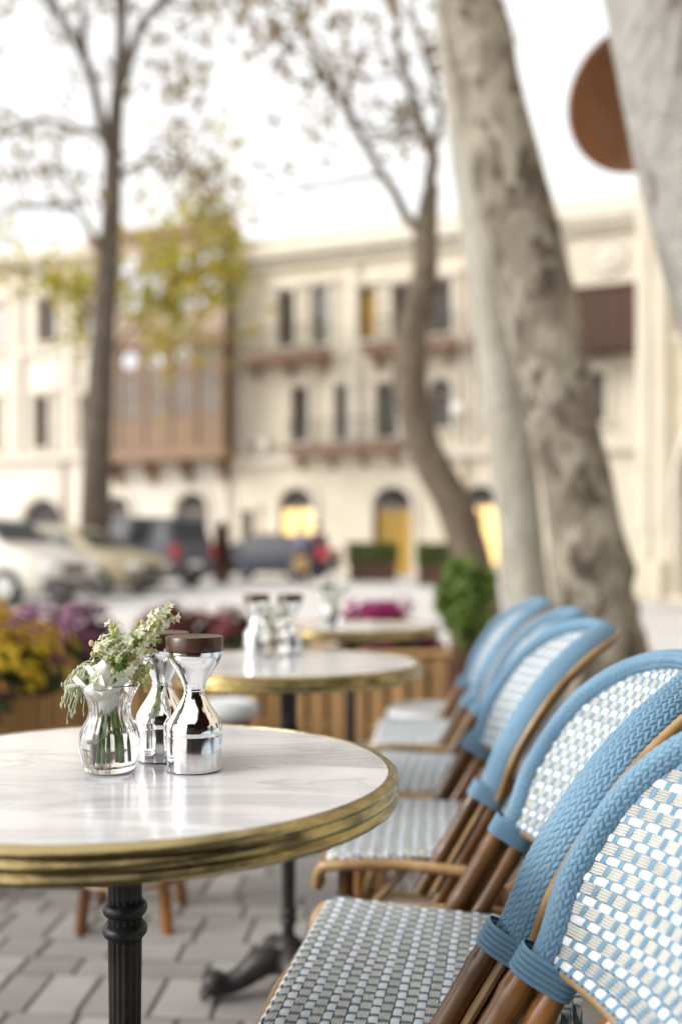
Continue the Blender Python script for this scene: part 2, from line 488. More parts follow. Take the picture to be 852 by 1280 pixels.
def window(parent, op, kind='dark', y=.0):
    cx, zb, ww, hh, arch = op
    top = zb + hh - (ww / 2 if arch else 0)
    f = MB(); t = .09
    yy_ = y + .24
    for sx in (-1, 1):
        f.box((cx + sx * (ww / 2 - t / 2), yy_, (zb + top) / 2), (t, .08, top - zb - .004))
    f.box((cx, yy_, zb + t / 2), (ww - 2 * t - .004, .07, t))
    f.box((cx, yy_, top - t / 2), (ww - 2 * t - .004, .07, t))
    f.box((cx, yy_, (zb + top) / 2), (.06, .06, top - zb - 2 * t - .004))
    fr = f.build('window', M['wframe'], parent, False)
    pm = {'dark': M['pane'], 'lit': M['lit'], 'sky': M['pane_sky'], 'gold': M['door_gold']}[kind]
    p = MB(); pw = (ww - 2 * t - .06) / 2 - .006
    for sx in (-1, 1):
        p = MB().box((cx + sx * (.03 + pw / 2 + .003), yy_ + .01, (zb + top) / 2), (pw, .02, top - zb - 2 * t - .01))
        p.build('pane', pm, fr, False)
    if arch:
        a = MB(); disc_top(a, cx, top + .02, ww / 2 - .02, yy_ + .02); a.build('fanlight', M['fan'], fr, False)
        g = MB()
        for k in range(1, 4):
            q = PI * k / 4
            g.tube([(cx, yy_ - .01, top), (cx + math.cos(q) * (ww / 2 - .03), yy_ - .01, top + math.sin(q) * (ww / 2 - .03))], .025, 5)
        g.build('fanlight_bar', M['wframe'], fr, False)
    # surround standing proud of the wall
    s = MB()
    for sx in (-1, 1):
        s.box((cx + sx * (ww / 2 + .11), y - .05, (zb + top) / 2), (.2, .14, top - zb))
    if arch:
        n = 9
        for k in range(n):
            q0, q1 = PI * k / n + .01, PI * (k + 1) / n - .01
            r0, r1 = ww / 2 + .01, ww / 2 + .26
            pts = [(cx + r * math.cos(q), top + .004 + r * math.sin(q)) for q in (q0, q1) for r in (r0, r1)]
            vs = [(px, yv, pz) for yv in (y - .12, y + .02) for (px, pz) in pts]
            s.add(vs, [(0, 1, 3, 2), (0, 2, 6, 4), (1, 5, 7, 3), (2, 3, 7, 6), (0, 4, 5, 1)])
    else:
        s.box((cx, y - .08, zb + hh + .16), (ww + .62, .26, .18))
        s.box((cx, y - .05, zb + hh + .035), (ww + .42, .14, .07))
    s.box((cx, y - .09, zb - .06), (ww + .5, .26, .12))
    s.build('window_surround', M['lime_trim'], parent, False)
    return fr

def balcony(parent, x0, x1, z, depth=1.0, y=0.0, m=None, rail=.95):
    b = MB()
    b.box(((x0 + x1) / 2, y - depth / 2, z + .09), (x1 - x0, depth, .18))
    b.box(((x0 + x1) / 2, y - depth / 2 + .03, z - .05), (x1 - x0 - .2, depth - .12, .1))
    bo = b.build('balcony', m or M['slab'], parent, False)
    n = max(2, int((x1 - x0) / 1.1))
    for i in range(n):
        k = MB()
        xx = x0 + .35 + (x1 - x0 - .7) * i / (n - 1)
        k.add([(xx - .09, y, z - .1), (xx - .09, y - depth * .8, z - .1), (xx - .09, y, z - .62),
               (xx + .09, y, z - .1), (xx + .09, y - depth * .8, z - .1), (xx + .09, y, z - .62)],
              [(0, 1, 2), (3, 5, 4), (0, 3, 4, 1), (1, 4, 5, 2)])
        k.build('bracket', m or M['slab'], bo, False)
    g = MB()
    z0 = z + .18
    for zz in (z0 + .06, z0 + rail):
        g.tube([(x0 + .06, y - .02, zz), (x0 + .06, y - depth + .06, zz), (x1 - .06, y - depth + .06, zz), (x1 - .06, y - .02, zz)], .025, 5)
    nb = int((x1 - x0) / .16)
    for i in range(nb + 1):
        xx = x0 + .06 + (x1 - x0 - .12) * i / nb
        g.tube([(xx, y - depth + .06, z0), (xx, y - depth + .06, z0 + rail)], .013, 4)
    g.build('railing', M['railing'], bo, False)
    return bo


# ================================================================== FAR BUILDING (three storeys, pale limestone)
FB = thing('apartment_building', 'long pale limestone three storey building with balconies and arched ground floor', 'building', (-3.93, 38.0, .42), R(-20.7))
Z = -.42            # local z = world z - .42
def zz(v): return v - .42
sec_mid = [
    (1.97, zz(9.15), .75, 2.15, False), (3.36, zz(9.15), .75, 2.2, False), (5.13, zz(9.15), .95, 2.0, False), (6.62, zz(9.15), .8, 1.95, False), (8.03, zz(9.15), .85, 2.0, False),
    (10.2, zz(9.15), .85, 2.0, False), (11.4, zz(9.15), .85, 2.0, False),
    (2.54, zz(5.5), .72, 2.1, False), (4.33, zz(5.5), .72, 2.05, False), (6.0, zz(5.5), .8, 2.0, False), (8.03, zz(5.75), .85, 1.8, True), (10.1, zz(5.75), .85, 1.8, True), (13.38, zz(5.7), .85, 1.75, False),
    (2.37, zz(.75), 1.45, 3.0, True), (6.22, zz(.42), 1.5, 3.28, True), (9.5, zz(.75), 1.3, 2.9, True), (12.9, zz(.75), 1.4, 3.0, True),
    (.35, zz(.9), .5, 2.0, False)]
b = MB(); wall_open(b, -.2, 17.5, -.6, 12.2, sec_mid)
b.quad((17.5, 0, -.6), (17.5, 12, -.6), (17.5, 12, 12.2), (17.5, 0, 12.2))
b.quad((-.2, 0, 12.2), (17.5, 0, 12.2), (17.5, 12, 12.2), (-.2, 12, 12.2))
b.build('wall', M['lime'], FB, False)
kinds = ['dark', 'sky', 'gold', 'dark', 'dark', 'dark', 'dark', 'dark', 'dark', 'dark', 'dark', 'dark', 'dark', 'lit', 'gold', 'lit', 'dark', 'dark']
for op, k in zip(sec_mid, kinds):
    window(FB, op, k)
sec_left = [
    (-9.05, zz(10.2), 1.0, 1.9, False), (-11.9, zz(10.2), 1.0, 1.9, False), (-7.0, zz(10.2), .8, 1.9, False),
    (-9.34, zz(5.75), .8, 2.2, False), (-7.0, zz(5.75), .75, 2.1, False), (-12.0, zz(5.75), .8, 2.2, False), (-14.6, zz(5.75), .8, 2.2, False),
    (-2.13, zz(.6), 1.5, 3.1, True), (-5.6, zz(.6), 1.2, 3.0, True), (-9.3, zz(.6), 2.1, 3.0, True), (-13.2, zz(.6), 2.1, 3.0, True)]
b = MB(); wall_open(b, -20, -.2, -.6, 13.2, sec_left)
b.quad((-.2, 0, 12.2), (-.2, 12, 12.2), (-.2, 12, 13.2), (-.2, 0, 13.2))
b.quad((-20, 0, 13.2), (-.2, 0, 13.2), (-.2, 12, 13.2), (-20, 12, 13.2))
b.build('wall', M['lime_pale'], FB, False)
for op, k in zip(sec_left, ['dark', 'sky', 'sky', 'dark', 'sky', 'dark', 'dark', 'dark', 'dark', 'sky', 'dark']):
    window(FB, op, k)
# cornices, string courses, pilasters
for (x0, x1, z, h, p) in [(-.2, 17.5, 12.1, .42, .55), (-.2, 17.5, 11.75, .2, .28), (-.2, 17.5, 8.25, .2, .16), (-.2, 17.5, 4.25, .3, .3), (-.2, 17.5, 12.5, .5, .1),
                          (-20, -.25, 13.1, .45, .55), (-20, -.25, 9.3, .25, .2), (-20, -.25, 4.75, .35, .32)]:
    MB().box(((x0 + x1) / 2, -p / 2 + .03, z + h / 2), (x1 - x0, p + .06, h)).build('cornice', M['lime_trim'], FB, False)
for x in (.1, 4.72, 7.3, 9.1, 12.2, 15.3):
    MB().box((x, -.07, 6.2), (.42, .2, 3.6)).build('pilaster', M['lime_trim'], FB, False)
    MB().box((x, -.07, 10.0), (.36, .2, 3.1)).build('pilaster', M['lime_trim'], FB, False)
for x in (-7.9, -10.6, -13.4):
    MB().box((x, -.08, 9.0), (.5, .22, 7.8)).build('pilaster', M['lime_trim'], FB, False)
balcony(FB, .45, 3.9, zz(8.55), 1.0)
balcony(FB, 5.35, 8.75, zz(8.55), 1.0)
balcony(FB, 2.3, 6.75, zz(5.0), 1.0)
balcony(FB, 9.3, 11.9, zz(8.55), 1.0)
# rosette in the gable over the right hand balcony
b = MB(); b.lathe([(.55, 0), (.62, .06), (.55, .12), (.42, .06), (.2, .12), (.02, .16)], 20)
r_ = b.build('rosette', M['lime_trim'], FB, True); r_.location = (13.9, -.02, zz(11.3)); r_.rotation_euler = (R(90), 0, 0)
MB().box((13.9, -.2, zz(12.45)), (2.6, .44, .25)).build('gable_hood', M['lime_trim'], FB, False)
# closed timber balcony on the right
b = MB(); b.box((14.15, -.6, zz(9.0)), (3.1, 1.2, 1.9)); b.box((14.15, -.6, zz(9.98)), (3.3, 1.36, .12)); b.box((14.15, -.6, zz(8.0)), (3.3, 1.36, .14))
ob = b.build('timber_balcony', M['wood_dark'], FB, False)
for i in range(7):
    MB().box((12.75 + i * .47, -1.23, zz(9.0)), (.38, .05, 1.7), ch=.01).build('board', M['wood_dark'], ob, False)
for x in (-.45, 9.0, 12.0, -8.2):
    MB().tube([(x, -.14, 0), (x, -.14, 11.6), (x + .1, -.3, 11.9)], .06, 8).build('downpipe', M['slab'], FB)
gl = MB().tube([(8.75, .02, zz(6.0)), (8.75, -.5, zz(6.0)), (8.75, -.55, zz(6.12))], .03, 8).build('lamp_bracket', M['railing'], FB)
MB().ball((8.75, -.55, zz(6.38)), (.2, .2, .2), 18, 12).build('lamp_globe', M['globe'], gl)
# air conditioner boxes
for (x, z) in ((6.9, 6.9), (.9, 5.4)):
    q = MB().box((x, -.25, z - .42), (.8, .4, .55), ch=.02).build('air_conditioner', M['lime_pale'], FB, False)
    f = MB(); f.lathe([(.2, 0), (.2, .02), (.03, .03)], 14); g = f.build('fan_grille', M['railing'], q); g.location = (x - .1, -.455, z - .42); g.rotation_euler = (R(90), 0, 0)

# ---- glazed timber bay: its own body projecting from the facade
BAY = thing('timber_bay', 'tall two storey glazed timber bay projecting from the limestone facade', 'oriel', (-3.93, 38.0, .42), R(-20.7))
bx0, bx1, dp = -6.0, -.1, 1.25
b = MB()
b.box(((bx0 + bx1) / 2, -dp / 2, zz(5.15)), (bx1 - bx0, dp, .5))
b.box(((bx0 + bx1) / 2, -dp / 2, zz(9.55)), (bx1 - bx0 + .1, dp + .1, .4))
b.box(((bx0 + bx1) / 2, -dp / 2, zz(13.75)), (bx1 - bx0 + .3, dp + .3, .4))
b.box(((bx0 + bx1) / 2, -.3, zz(9.5)), (bx1 - bx0 - .3, .2, 8.2))
b.build('bay_floor', M['wood_bay'], BAY, False)
nb = 5
step = (bx1 - bx0) / nb
for lvl, (za, zb_) in enumerate(((5.4, 9.35), (9.75, 13.55))):
    for i in range(nb + 1):
        MB().box((bx0 + .09 + (bx1 - bx0 - .18) * i / nb, -dp + .09, zz((za + zb_) / 2)), (.2, .2, zb_ - za)).build('bay_post', M['wood_bay'] if lvl == 0 else M['wood_pink'], BAY, False)
    for i in range(nb):
        cx = bx0 + step * (i + .5)
        pw = step - .2
        if lvl == 0:
            MB().box((cx, -dp + .1, zz(5.95)), (pw, .1, 1.1), ch=.02).build('panel', M['wood_bay'], BAY, False)
            MB().box((cx, -dp + .1, zz(7.4)), (pw, .06, 1.75), ch=.01).build('pane', M['pane_dull'], BAY, False)
            sh = MB()
            for k in range(4):
                sh.box((cx - pw * .375 + pw * .25 * k, -dp + .05, zz(7.4)), (.04, .04, 1.7))
            sh.box((cx, -dp + .045, zz(8.3)), (pw, .05, .1)); sh.box((cx, -dp + .045, zz(6.55)), (pw, .05, .1))
            sh.build('glazing_bar', M['wood_bay'], BAY, False)
            bk = MB(); bk.box((cx, -dp + .12, zz(8.85)), (pw, .06, .98)); bk.build('spandrel', M['wood_bay'], BAY, False)
            ar = MB(); r0 = .34
            ar.add([(cx + r0 * math.cos(2 * PI * k / 20), -dp + .07, zz(8.85) + r0 * math.sin(2 * PI * k / 20)) for k in range(20)], [tuple(range(20))])
            ar.build('round_pane', M['pane_sky'], BAY, False)
        else:
            MB().box((cx, -dp + .1, zz(10.25)), (pw, .1, .95), ch=.02).build('panel', M['wood_pink'], BAY, False)
            MB().box((cx, -dp + .1, zz(11.85)), (pw, .04, 2.15)).build('pane', M['pane_sky'], BAY, False)
            MB().box((cx, -dp + .1, zz(13.25)), (pw, .08, .6), ch=.01).build('panel', M['wood_pink'], BAY, False)
            MB().box((cx, -dp + .07, zz(12.3)), (pw, .06, .09)).build('glazing_bar', M['wood_pink'], BAY, False)
for i in range(4):
    k = MB(); xx = bx0 + .5 + (bx1 - bx0 - 1.0) * i / 3
    k.add([(xx - .12, 0, zz(4.9)), (xx - .12, -dp * .9, zz(4.9)), (xx - .12, 0, zz(4.0)), (xx + .12, 0, zz(4.9)), (xx + .12, -dp * .9, zz(4.9)), (xx + .12, 0, zz(4.0))],
          [(0, 1, 2), (3, 5, 4), (0, 3, 4, 1), (1, 4, 5, 2)])
    k.build('bracket', M['wood_bay'], BAY, False)

# ================================================================== CAFE BUILDING on the right
CB = thing('cafe_building', 'cream stone building with fluted corner pilasters beyond the leaning silver trunk', 'building', (6.45, 20.6, 0), R(-90))
ops = []
x = 3.2
while x < 30:
    ops += [(x, .3, 2.2, 3.0, True), (x, 5.2, 1.2, 2.4, False), (x, 9.2, 1.2, 2.2, False)]
    x += 4.2
b = MB(); wall_open(b, 0, 34, -.3, 13, ops)
b.quad((0, 0, -.3), (0, 0, 13), (0, 10, 13), (0, 10, -.3)); b.quad((0, 0, 13), (34, 0, 13), (34, 10, 13), (0, 10, 13)); b.quad((34, 0, -.3), (34, 10, -.3), (34, 10, 13), (34, 0, 13))
b.build('wall', M['cafe_wall'], CB, False)
for op in ops:
    window(CB, op, 'dark')
for x in (.5, 1.55, 5.3, 9.5, 13.7, 17.9, 22.1, 26.3):
    MB().box((x, -.1, 6.6), (.7, .26, 11.4)).build('pilaster', M['cafe_wall'], CB, False)
    for k in (-.2, 0, .2):
        MB().box((x + k, -.25, 6.8), (.1, .06, 10.4), ch=.015).build('flute', M['lime_trim'], CB, False)
    MB().box((x, -.16, .5), (.95, .42, .95), ch=.03).build('plinth', M['cafe_wall'], CB, False)
for z, h, p in ((8.6, .3, .2), (12.7, .5, .5)):
    MB().box((17, -p / 2 + .03, z), (34, p + .06, h)).build('cornice', M['lime_trim'], CB, False)
MB().box((17, -.19, .08), (34, .44, .3)).build('base_course', M['kerb'], CB, False)

# ---- dark timber cafe front added behind the camera, for the steel to mirror
CF = thing('shop_building', 'dark timber glazed cafe front added behind the camera to give the shakers a dark reflection', 'added_shopfront', (2.35, -2.3, 0), R(180))
b = MB(); b.box((0, .3, 2.1), (8.0, .2, 4.2)); b.box((0, -.02, .35), (8.0, .3, .7)); b.box((0, -.05, 3.3), (8.1, .4, .5)); b.build('wall', M['wood_dark'], CF, False)
for i in range(9):
    MB().box((-3.9 + i * .975, .06, 1.9), (.14, .3, 2.4), ch=.01).build('post', M['wood_dark'], CF, False)
for i in range(8):
    MB().box((-3.41 + i * .975, .12, 1.87), (.82, .03, 2.34)).build('pane', M['pane'], CF, False)
    a = MB(); x0 = -3.9 + i * .975
    a.add([(x0, -.26, 3.2), (x0 + .975, -.26, 3.2), (x0 + .975, -1.2, 2.75), (x0, -1.2, 2.75), (x0, -1.2, 2.55), (x0 + .975, -1.2, 2.55)], [(0, 1, 2, 3), (3, 2, 5, 4)])
    a.build('awning_panel', M['awning'], CF, False)

# ================================================================== TREES
def leaf_quad(b, p, s, rnd):
    q = Matrix.Rotation(rnd.uniform(0, 2 * PI), 3, 'Z') @ Matrix.Rotation(rnd.uniform(-1.2, 1.2), 3, 'X') @ Matrix.Rotation(rnd.uniform(0, 2 * PI), 3, 'Y')
    fold = rnd.uniform(.1, .3)
    vs = [V(0, -.5, 0), V(.42, -.1, fold), V(.2, .35, fold * .6), V(0, .5, 0), V(-.2, .35, fold * .6), V(-.42, -.1, fold)]
    b.add([p + (q @ v) * s for v in vs], [(0, 1, 2, 3), (0, 3, 4, 5)])

def grow(b, p, dirv, length, r, depth, tips, rnd, up=.15, spread=.6, segs=4):
    path, rad = [p.copy()], [r]
    dcur = dirv.normalized()
    for i in range(segs):
        dcur = (dcur + V(rnd.uniform(-.22, .22), rnd.uniform(-.22, .22), rnd.uniform(-.12, .18) + up * .2)).normalized()
        p = p + dcur * (length / segs)
        path.append(p.copy()); rad.append(r * (1 - .55 * (i + 1) / segs))
        if depth > 0 and i >= 1:
            for _ in range(rnd.choice([1, 1, 2])):
                side = V(rnd.uniform(-1, 1), rnd.uniform(-1, 1), rnd.uniform(-.35, .6)).normalized()
                grow(b, p, (dcur * (1 - spread) + side * spread), length * rnd.uniform(.45, .7), rad[-1] * .6, depth - 1, tips, rnd, up, spread, 3)
        if depth <= 1:
            tips.append(p.copy())
    b.tube(path, rad, 6 if r < .05 else 9, False)

def trunk_tube(b, pts, radii, n=22, rnd=None, rough=.05, knots=0):
    """smooth trunk through pts with uneven, knotty bark"""
    P, Q = [], []
    K = 8
    for i in range(len(pts) - 1):
        p0, p1, p2, p3 = V(*pts[max(0, i - 1)]), V(*pts[i]), V(*pts[i + 1]), V(*pts[min(len(pts) - 1, i + 2)])
        for k in range(K):
            t = k / K
            P.append(.5 * ((2 * p1) + (p2 - p0) * t + (2 * p0 - 5 * p1 + 4 * p2 - p3) * t * t + (3 * p1 - p0 - 3 * p2 + p3) * t ** 3))
            Q.append(radii[i] * (1 - t) + radii[i + 1] * t)
    P.append(V(*pts[-1])); Q.append(radii[-1])
    N = len(P)
    bumps = [(rnd.uniform(0, N), rnd.uniform(0, 2 * PI), rnd.uniform(.06, .2), rnd.uniform(.8, 2.0)) for _ in range(knots)]
    u = V(0, 1, 0)
    vs, fs = [], []
    ph = rnd.uniform(0, 9)
    for i in range(N):
        t = (P[min(N - 1, i + 1)] - P[max(0, i - 1)]).normalized()
        u = (u - t * u.dot(t)).normalized(); k = t.cross(u)
        for j in range(n):
            q = 2 * PI * j / n
            f = 1 + rough * (math.sin(2 * q + i * .22 + ph) + .6 * math.sin(3 * q - i * .35 + ph * 2) + .5 * math.sin(5 * q + i * .6)) + rnd.uniform(-.012, .012)
            for (bi, bq, ba, bw) in bumps:
                dq = abs((q - bq + PI) % (2 * PI) - PI)
                e = (i - bi) ** 2 / bw ** 2 + (dq / .32) ** 2
                if e < 6: f += ba * math.exp(-e)
            vs.append(P[i] + (u * math.cos(q) + k * math.sin(q)) * Q[i] * f)
    for i in range(N - 1):
        for j in range(n):
            fs.append((i * n + j, i * n + (j + 1) % n, (i + 1) * n + (j + 1) % n, (i + 1) * n + j))
    fs.append(tuple(range(n - 1, -1, -1))); fs.append(tuple((N - 1) * n + j for j in range(n)))
    b.add(vs, fs)

def tree(name, label, base, trunk, limbs, bark, leafm, seed, lsize=.15, lper=3, depth=2, rough=.05, knots=0, scatter=.35, extra=None, droop=None):
    rnd = random.Random(seed)
    T = thing(name, label, 'tree', base)
    b = MB(); trunk_tube(b, [p[:3] for p in trunk], [p[3] for p in trunk], rnd=rnd, rough=rough, knots=knots)
    b.build('trunk', bark, T, True, 60)
    lb, tips = MB(), []
    for (path, r0, r1, sub) in limbs:
        pts = [V(*p) for p in path]
        dense = []
        for i in range(len(pts) - 1):
            for k in range(4):
                dense.append(pts[i].lerp(pts[i + 1], k / 4) + V(rnd.uniform(-1, 1), rnd.uniform(-1, 1), rnd.uniform(-1, 1)) * r0 * .35 * (1 if (i or k) else 0))
        dense.append(pts[-1])
        N = len(dense)
        lb.tube(dense, [r0 + (r1 - r0) * i / (N - 1) for i in range(N)], 12, False)
        for s in range(sub):
            i = int(N * (.3 + .68 * (s + rnd.random()) / max(1, sub)))
            i = min(i, N - 1)
            dv = V(rnd.uniform(-1, 1), rnd.uniform(-1, 1), rnd.uniform(-.3, .9))
            L = (dense[-1] - dense[0]).length * rnd.uniform(.3, .5)
            grow(lb, dense[i], dv, L, (r0 + (r1 - r0) * i / N) * .5, depth, tips, rnd)
        tips.append(dense[-1])
    lb.build('limbs', bark, T, True, 60)
    lf = MB()
    for p in tips:
        for _ in range(lper if lper >= 1 else (1 if rnd.random() < lper else 0)):
            leaf_quad(lf, p + V(rnd.gauss(0, scatter), rnd.gauss(0, scatter), rnd.gauss(-.1, scatter)), lsize * rnd.uniform(.6, 1.25), rnd)
    for (c, s, n) in (extra or []):
        for _ in range(n):
            leaf_quad(lf, V(*c) + V(rnd.gauss(0, s[0]), rnd.gauss(0, s[1]), rnd.gauss(0, s[2])), lsize * rnd.uniform(.7, 1.5), rnd)
    if lf.v:
        o = lf.build('crown', leafm, T, False); tag(o, kind='stuff')
    return T

# street tree behind the parked cars (local coordinates from its base)
tree('plane_tree', 'tall dark plane tree with forked crown behind the parked cars', (-6.35, 25.0, ground(25)),
     [(0, 0, -.3, .44), (.02, 0, 1.0, .38), (.1, 0, 4.0, .35), (.32, 0, 7.6, .31), (.42, .1, 9.5, .25), (.5, .1, 11.3, .22), (.68, .2, 14.5, .14), (.9, 0, 18, .05)],
     [([(.45, 0, 11.2), (-.1, -.3, 13.4), (-1.2, -.6, 15.4), (-2.6, -.9, 17.2)], .16, .04, 6),
      ([(-.1, -.3, 13.4), (-.3, -.2, 15.5), (-.5, .2, 17.5)], .10, .04, 4),
      ([(.55, 0, 12.6), (1.4, -.6, 14.2), (3.0, -1.0, 15.8), (4.6, -1.2, 16.6)], .15, .04, 6),
      ([(.45, 0, 8.4), (-.3, -.7, 9.6), (-1.6, -1.4, 9.3), (-3.4, -2.0, 8.4)], .09, .02, 4),
      ([(.45, 0, 11.6), (-1.2, -.5, 11.9), (-2.6, -.8, 11.0), (-4.2, -1.0, 9.8)], .09, .03, 5),
      ([(.5, 0, 10.6), (1.8, -.8, 10.9), (2.8, -1.2, 10.2), (3.4, -1.3, 9.0)], .07, .02, 4),
      ([(.68, .2, 14.0), (.4, .6, 16), (1.4, .6, 18)], .10, .04, 5)],
     M['bark_grey'], M['dry_leaf'], 3, lsize=.24, lper=1, depth=2, scatter=.3, rough=.04,
     extra=[((-2.6, -.8, 15.2), (.9, .5, .5), 110), ((3.6, -1.0, 15.6), (.9, .5, .4), 80), ((2.9, -1.2, 10.6), (.3, .3, .9), 22), ((-2.8, -.8, 12.0), (.5, .4, .5), 24), ((.6, 0, 15.4), (.6, .4, .5), 40), ((2.6, -1, 12.8), (.3, .3, .6), 30)])
# autumn tree by the bay
tree('autumn_tree', 'slender autumn tree with yellow green leaves hanging before the timber bay', (-8.42, 33.0, ground(33)),
     [(0, 0, -.3, .16), (.05, 0, 3, .14), (.25, 0, 6, .11), (.45, 0, 9, .07), (.6, 0, 11.5, .03)],
     [([(.3, 0, 7.2), (1.8, -.3, 9.0), (3.6, -.6, 10.6), (5.2, -.7, 12.0)], .07, .02, 7),
      ([(.4, 0, 8.6), (-.8, -.4, 9.8), (-2.0, -.4, 10.4), (-3.4, -.4, 10.4)], .06, .02, 6),
      ([(.45, 0, 9.0), (1.8, -.2, 10.6), (3.2, -.2, 11.4), (4.6, -.2, 11.2)], .05, .02, 6)],
     M['bark_grey'], M['autumn_leaf'], 8, lsize=.30, lper=2, depth=1, scatter=.4,
     extra=[((3.3, -.4, 10.3), (1.1, .8, .6), 190), ((2.2, -.4, 9.6), (1.0, .6, .5), 100), ((2.5, -.4, 7.9), (.45, .4, .9), 100), ((4.5, -.4, 11.6), (.6, .5, .7), 60), ((4.2, -.4, 10.2), (.6, .5, .5), 80), ((-1.0, -.4, 9.9), (1.3, .5, .25), 120), ((-.6, -.2, 8.8), (.3, .3, .6), 50), ((3.4, -.4, 8.6), (1.0, .5, .6), 60)])
# crooked tree in the middle
tree('crooked_tree', 'crooked brown tree leaning over the clipped hedges, forking into thin limbs', (2.15, 15.0, ground(15)),
     [(.1, 0, -.3, .32), (-.1, 0, .75, .285), (-.42, 0, 1.75, .265), (-.88, 0, 2.65, .26), (-1.08, 0, 3.6, .27), (-1.02, 0, 4.55, .21), (-.86, 0, 5.35, .19), (-.84, 0, 6.0, .19), (-.78, 0, 6.6, .13)],
     [([(-.88, 0, 5.85), (-1.35, -.15, 6.5), (-2.0, -.3, 7.6), (-2.55, -.4, 8.5), (-3.0, -.5, 9.4)], .085, .03, 4),
      ([(-.78, 0, 6.4), (-.72, .1, 7.1), (-1.0, .1, 7.9), (-1.25, .1, 8.6), (-1.3, .1, 9.8)], .115, .04, 4),
      ([(-.74, 0, 7.0), (-.62, -.1, 7.7), (-.78, -.2, 8.3), (-1.15, -.2, 9.4)], .07, .03, 3)],
     M['bark_brown'], M['dry_leaf'], 21, lsize=.16, lper=1, depth=2, scatter=.22, rough=.05, knots=5,
     extra=[((-3.0, -.5, 9.0), (.7, .4, .4), 110), ((-2.4, -.4, 8.0), (.4, .3, .4), 45), ((-1.6, 0, 9.2), (.7, .4, .35), 45)])
# the three pale trunks at the right
tree('pale_tree', 'smooth pale slim plane trunk rising beside the thick mottled trunk', (1.72, 9.0, ground(9)),
     [(.08, 0, -.3, .24), (.0, 0, .6, .215), (-.12, 0, 1.8, .205), (-.3, 0, 3.2, .20), (-.52, 0, 4.7, .185), (-.72, 0, 6.4, .17), (-.8, 0, 8.5, .13)],
     [([(-.75, 0, 7.0), (-.2, .4, 8.0), (.2, .6, 9.5)], .09, .03, 3)],
     M['bark_pale'], M['dry_leaf'], 31, lsize=.12, lper=1, depth=1, rough=.025, knots=4)
tree('mottled_tree', 'thick leaning plane trunk with mottled grey brown bark and knots behind the chairs', (1.95, 7.0, 0),
     [(.05, 0, -.3, .42), (-.02, 0, .15, .325), (-.12, 0, .62, .272), (-.2, 0, 1.2, .264), (-.33, 0, 1.9, .256), (-.5, 0, 2.7, .252), (-.68, 0, 3.5, .248), (-.92, 0, 4.5, .245), (-1.1, 0, 5.4, .23), (-1.2, 0, 7.0, .2)],
     [([(-1.15, 0, 5.6), (-.2, .2, 6.8), (.6, .3, 7.8)], .11, .04, 3), ([(-1.2, 0, 6.6), (-1.9, .2, 7.8), (-2.4, .3, 9)], .11, .04, 3)],
     M['bark_mottled'], M['dry_leaf'], 44, lsize=.11, lper=1, depth=1, rough=.045, knots=44)
tree('silver_tree', 'close silver grey plane trunk leaning in from the pavement by the cream building', (2.55, 4.5, 0),
     [(.05, 0, -.2, .40), (-.05, 0, .3, .33), (-.32, 0, 1.1, .29), (-.62, 0, 1.9, .275), (-.87, 0, 2.7, .27), (-1.04, 0, 3.5, .27), (-1.14, 0, 4.3, .25), (-1.25, 0, 5.6, .21)],
     [([(-1.2, 0, 5.2), (-.6, .4, 6.2), (.1, .8, 7.2)], .12, .04, 3), ([(-1.25, 0, 5.5), (-1.5, .6, 6.8), (-1.9, 1.0, 8)], .10, .04, 3)],
     M['bark_silver'], M['dry_leaf'], 52, lsize=.11, lper=1, depth=1, rough=.02, knots=5)

# ================================================================== PARKED CARS
def interp(pts, x):
    if x <= pts[0][0]: return pts[0][1]
    for (a, va), (c, vc) in zip(pts, pts[1:]):
        if x <= c: return va + (vc - va) * (x - a) / (c - a)
    return pts[-1][1]

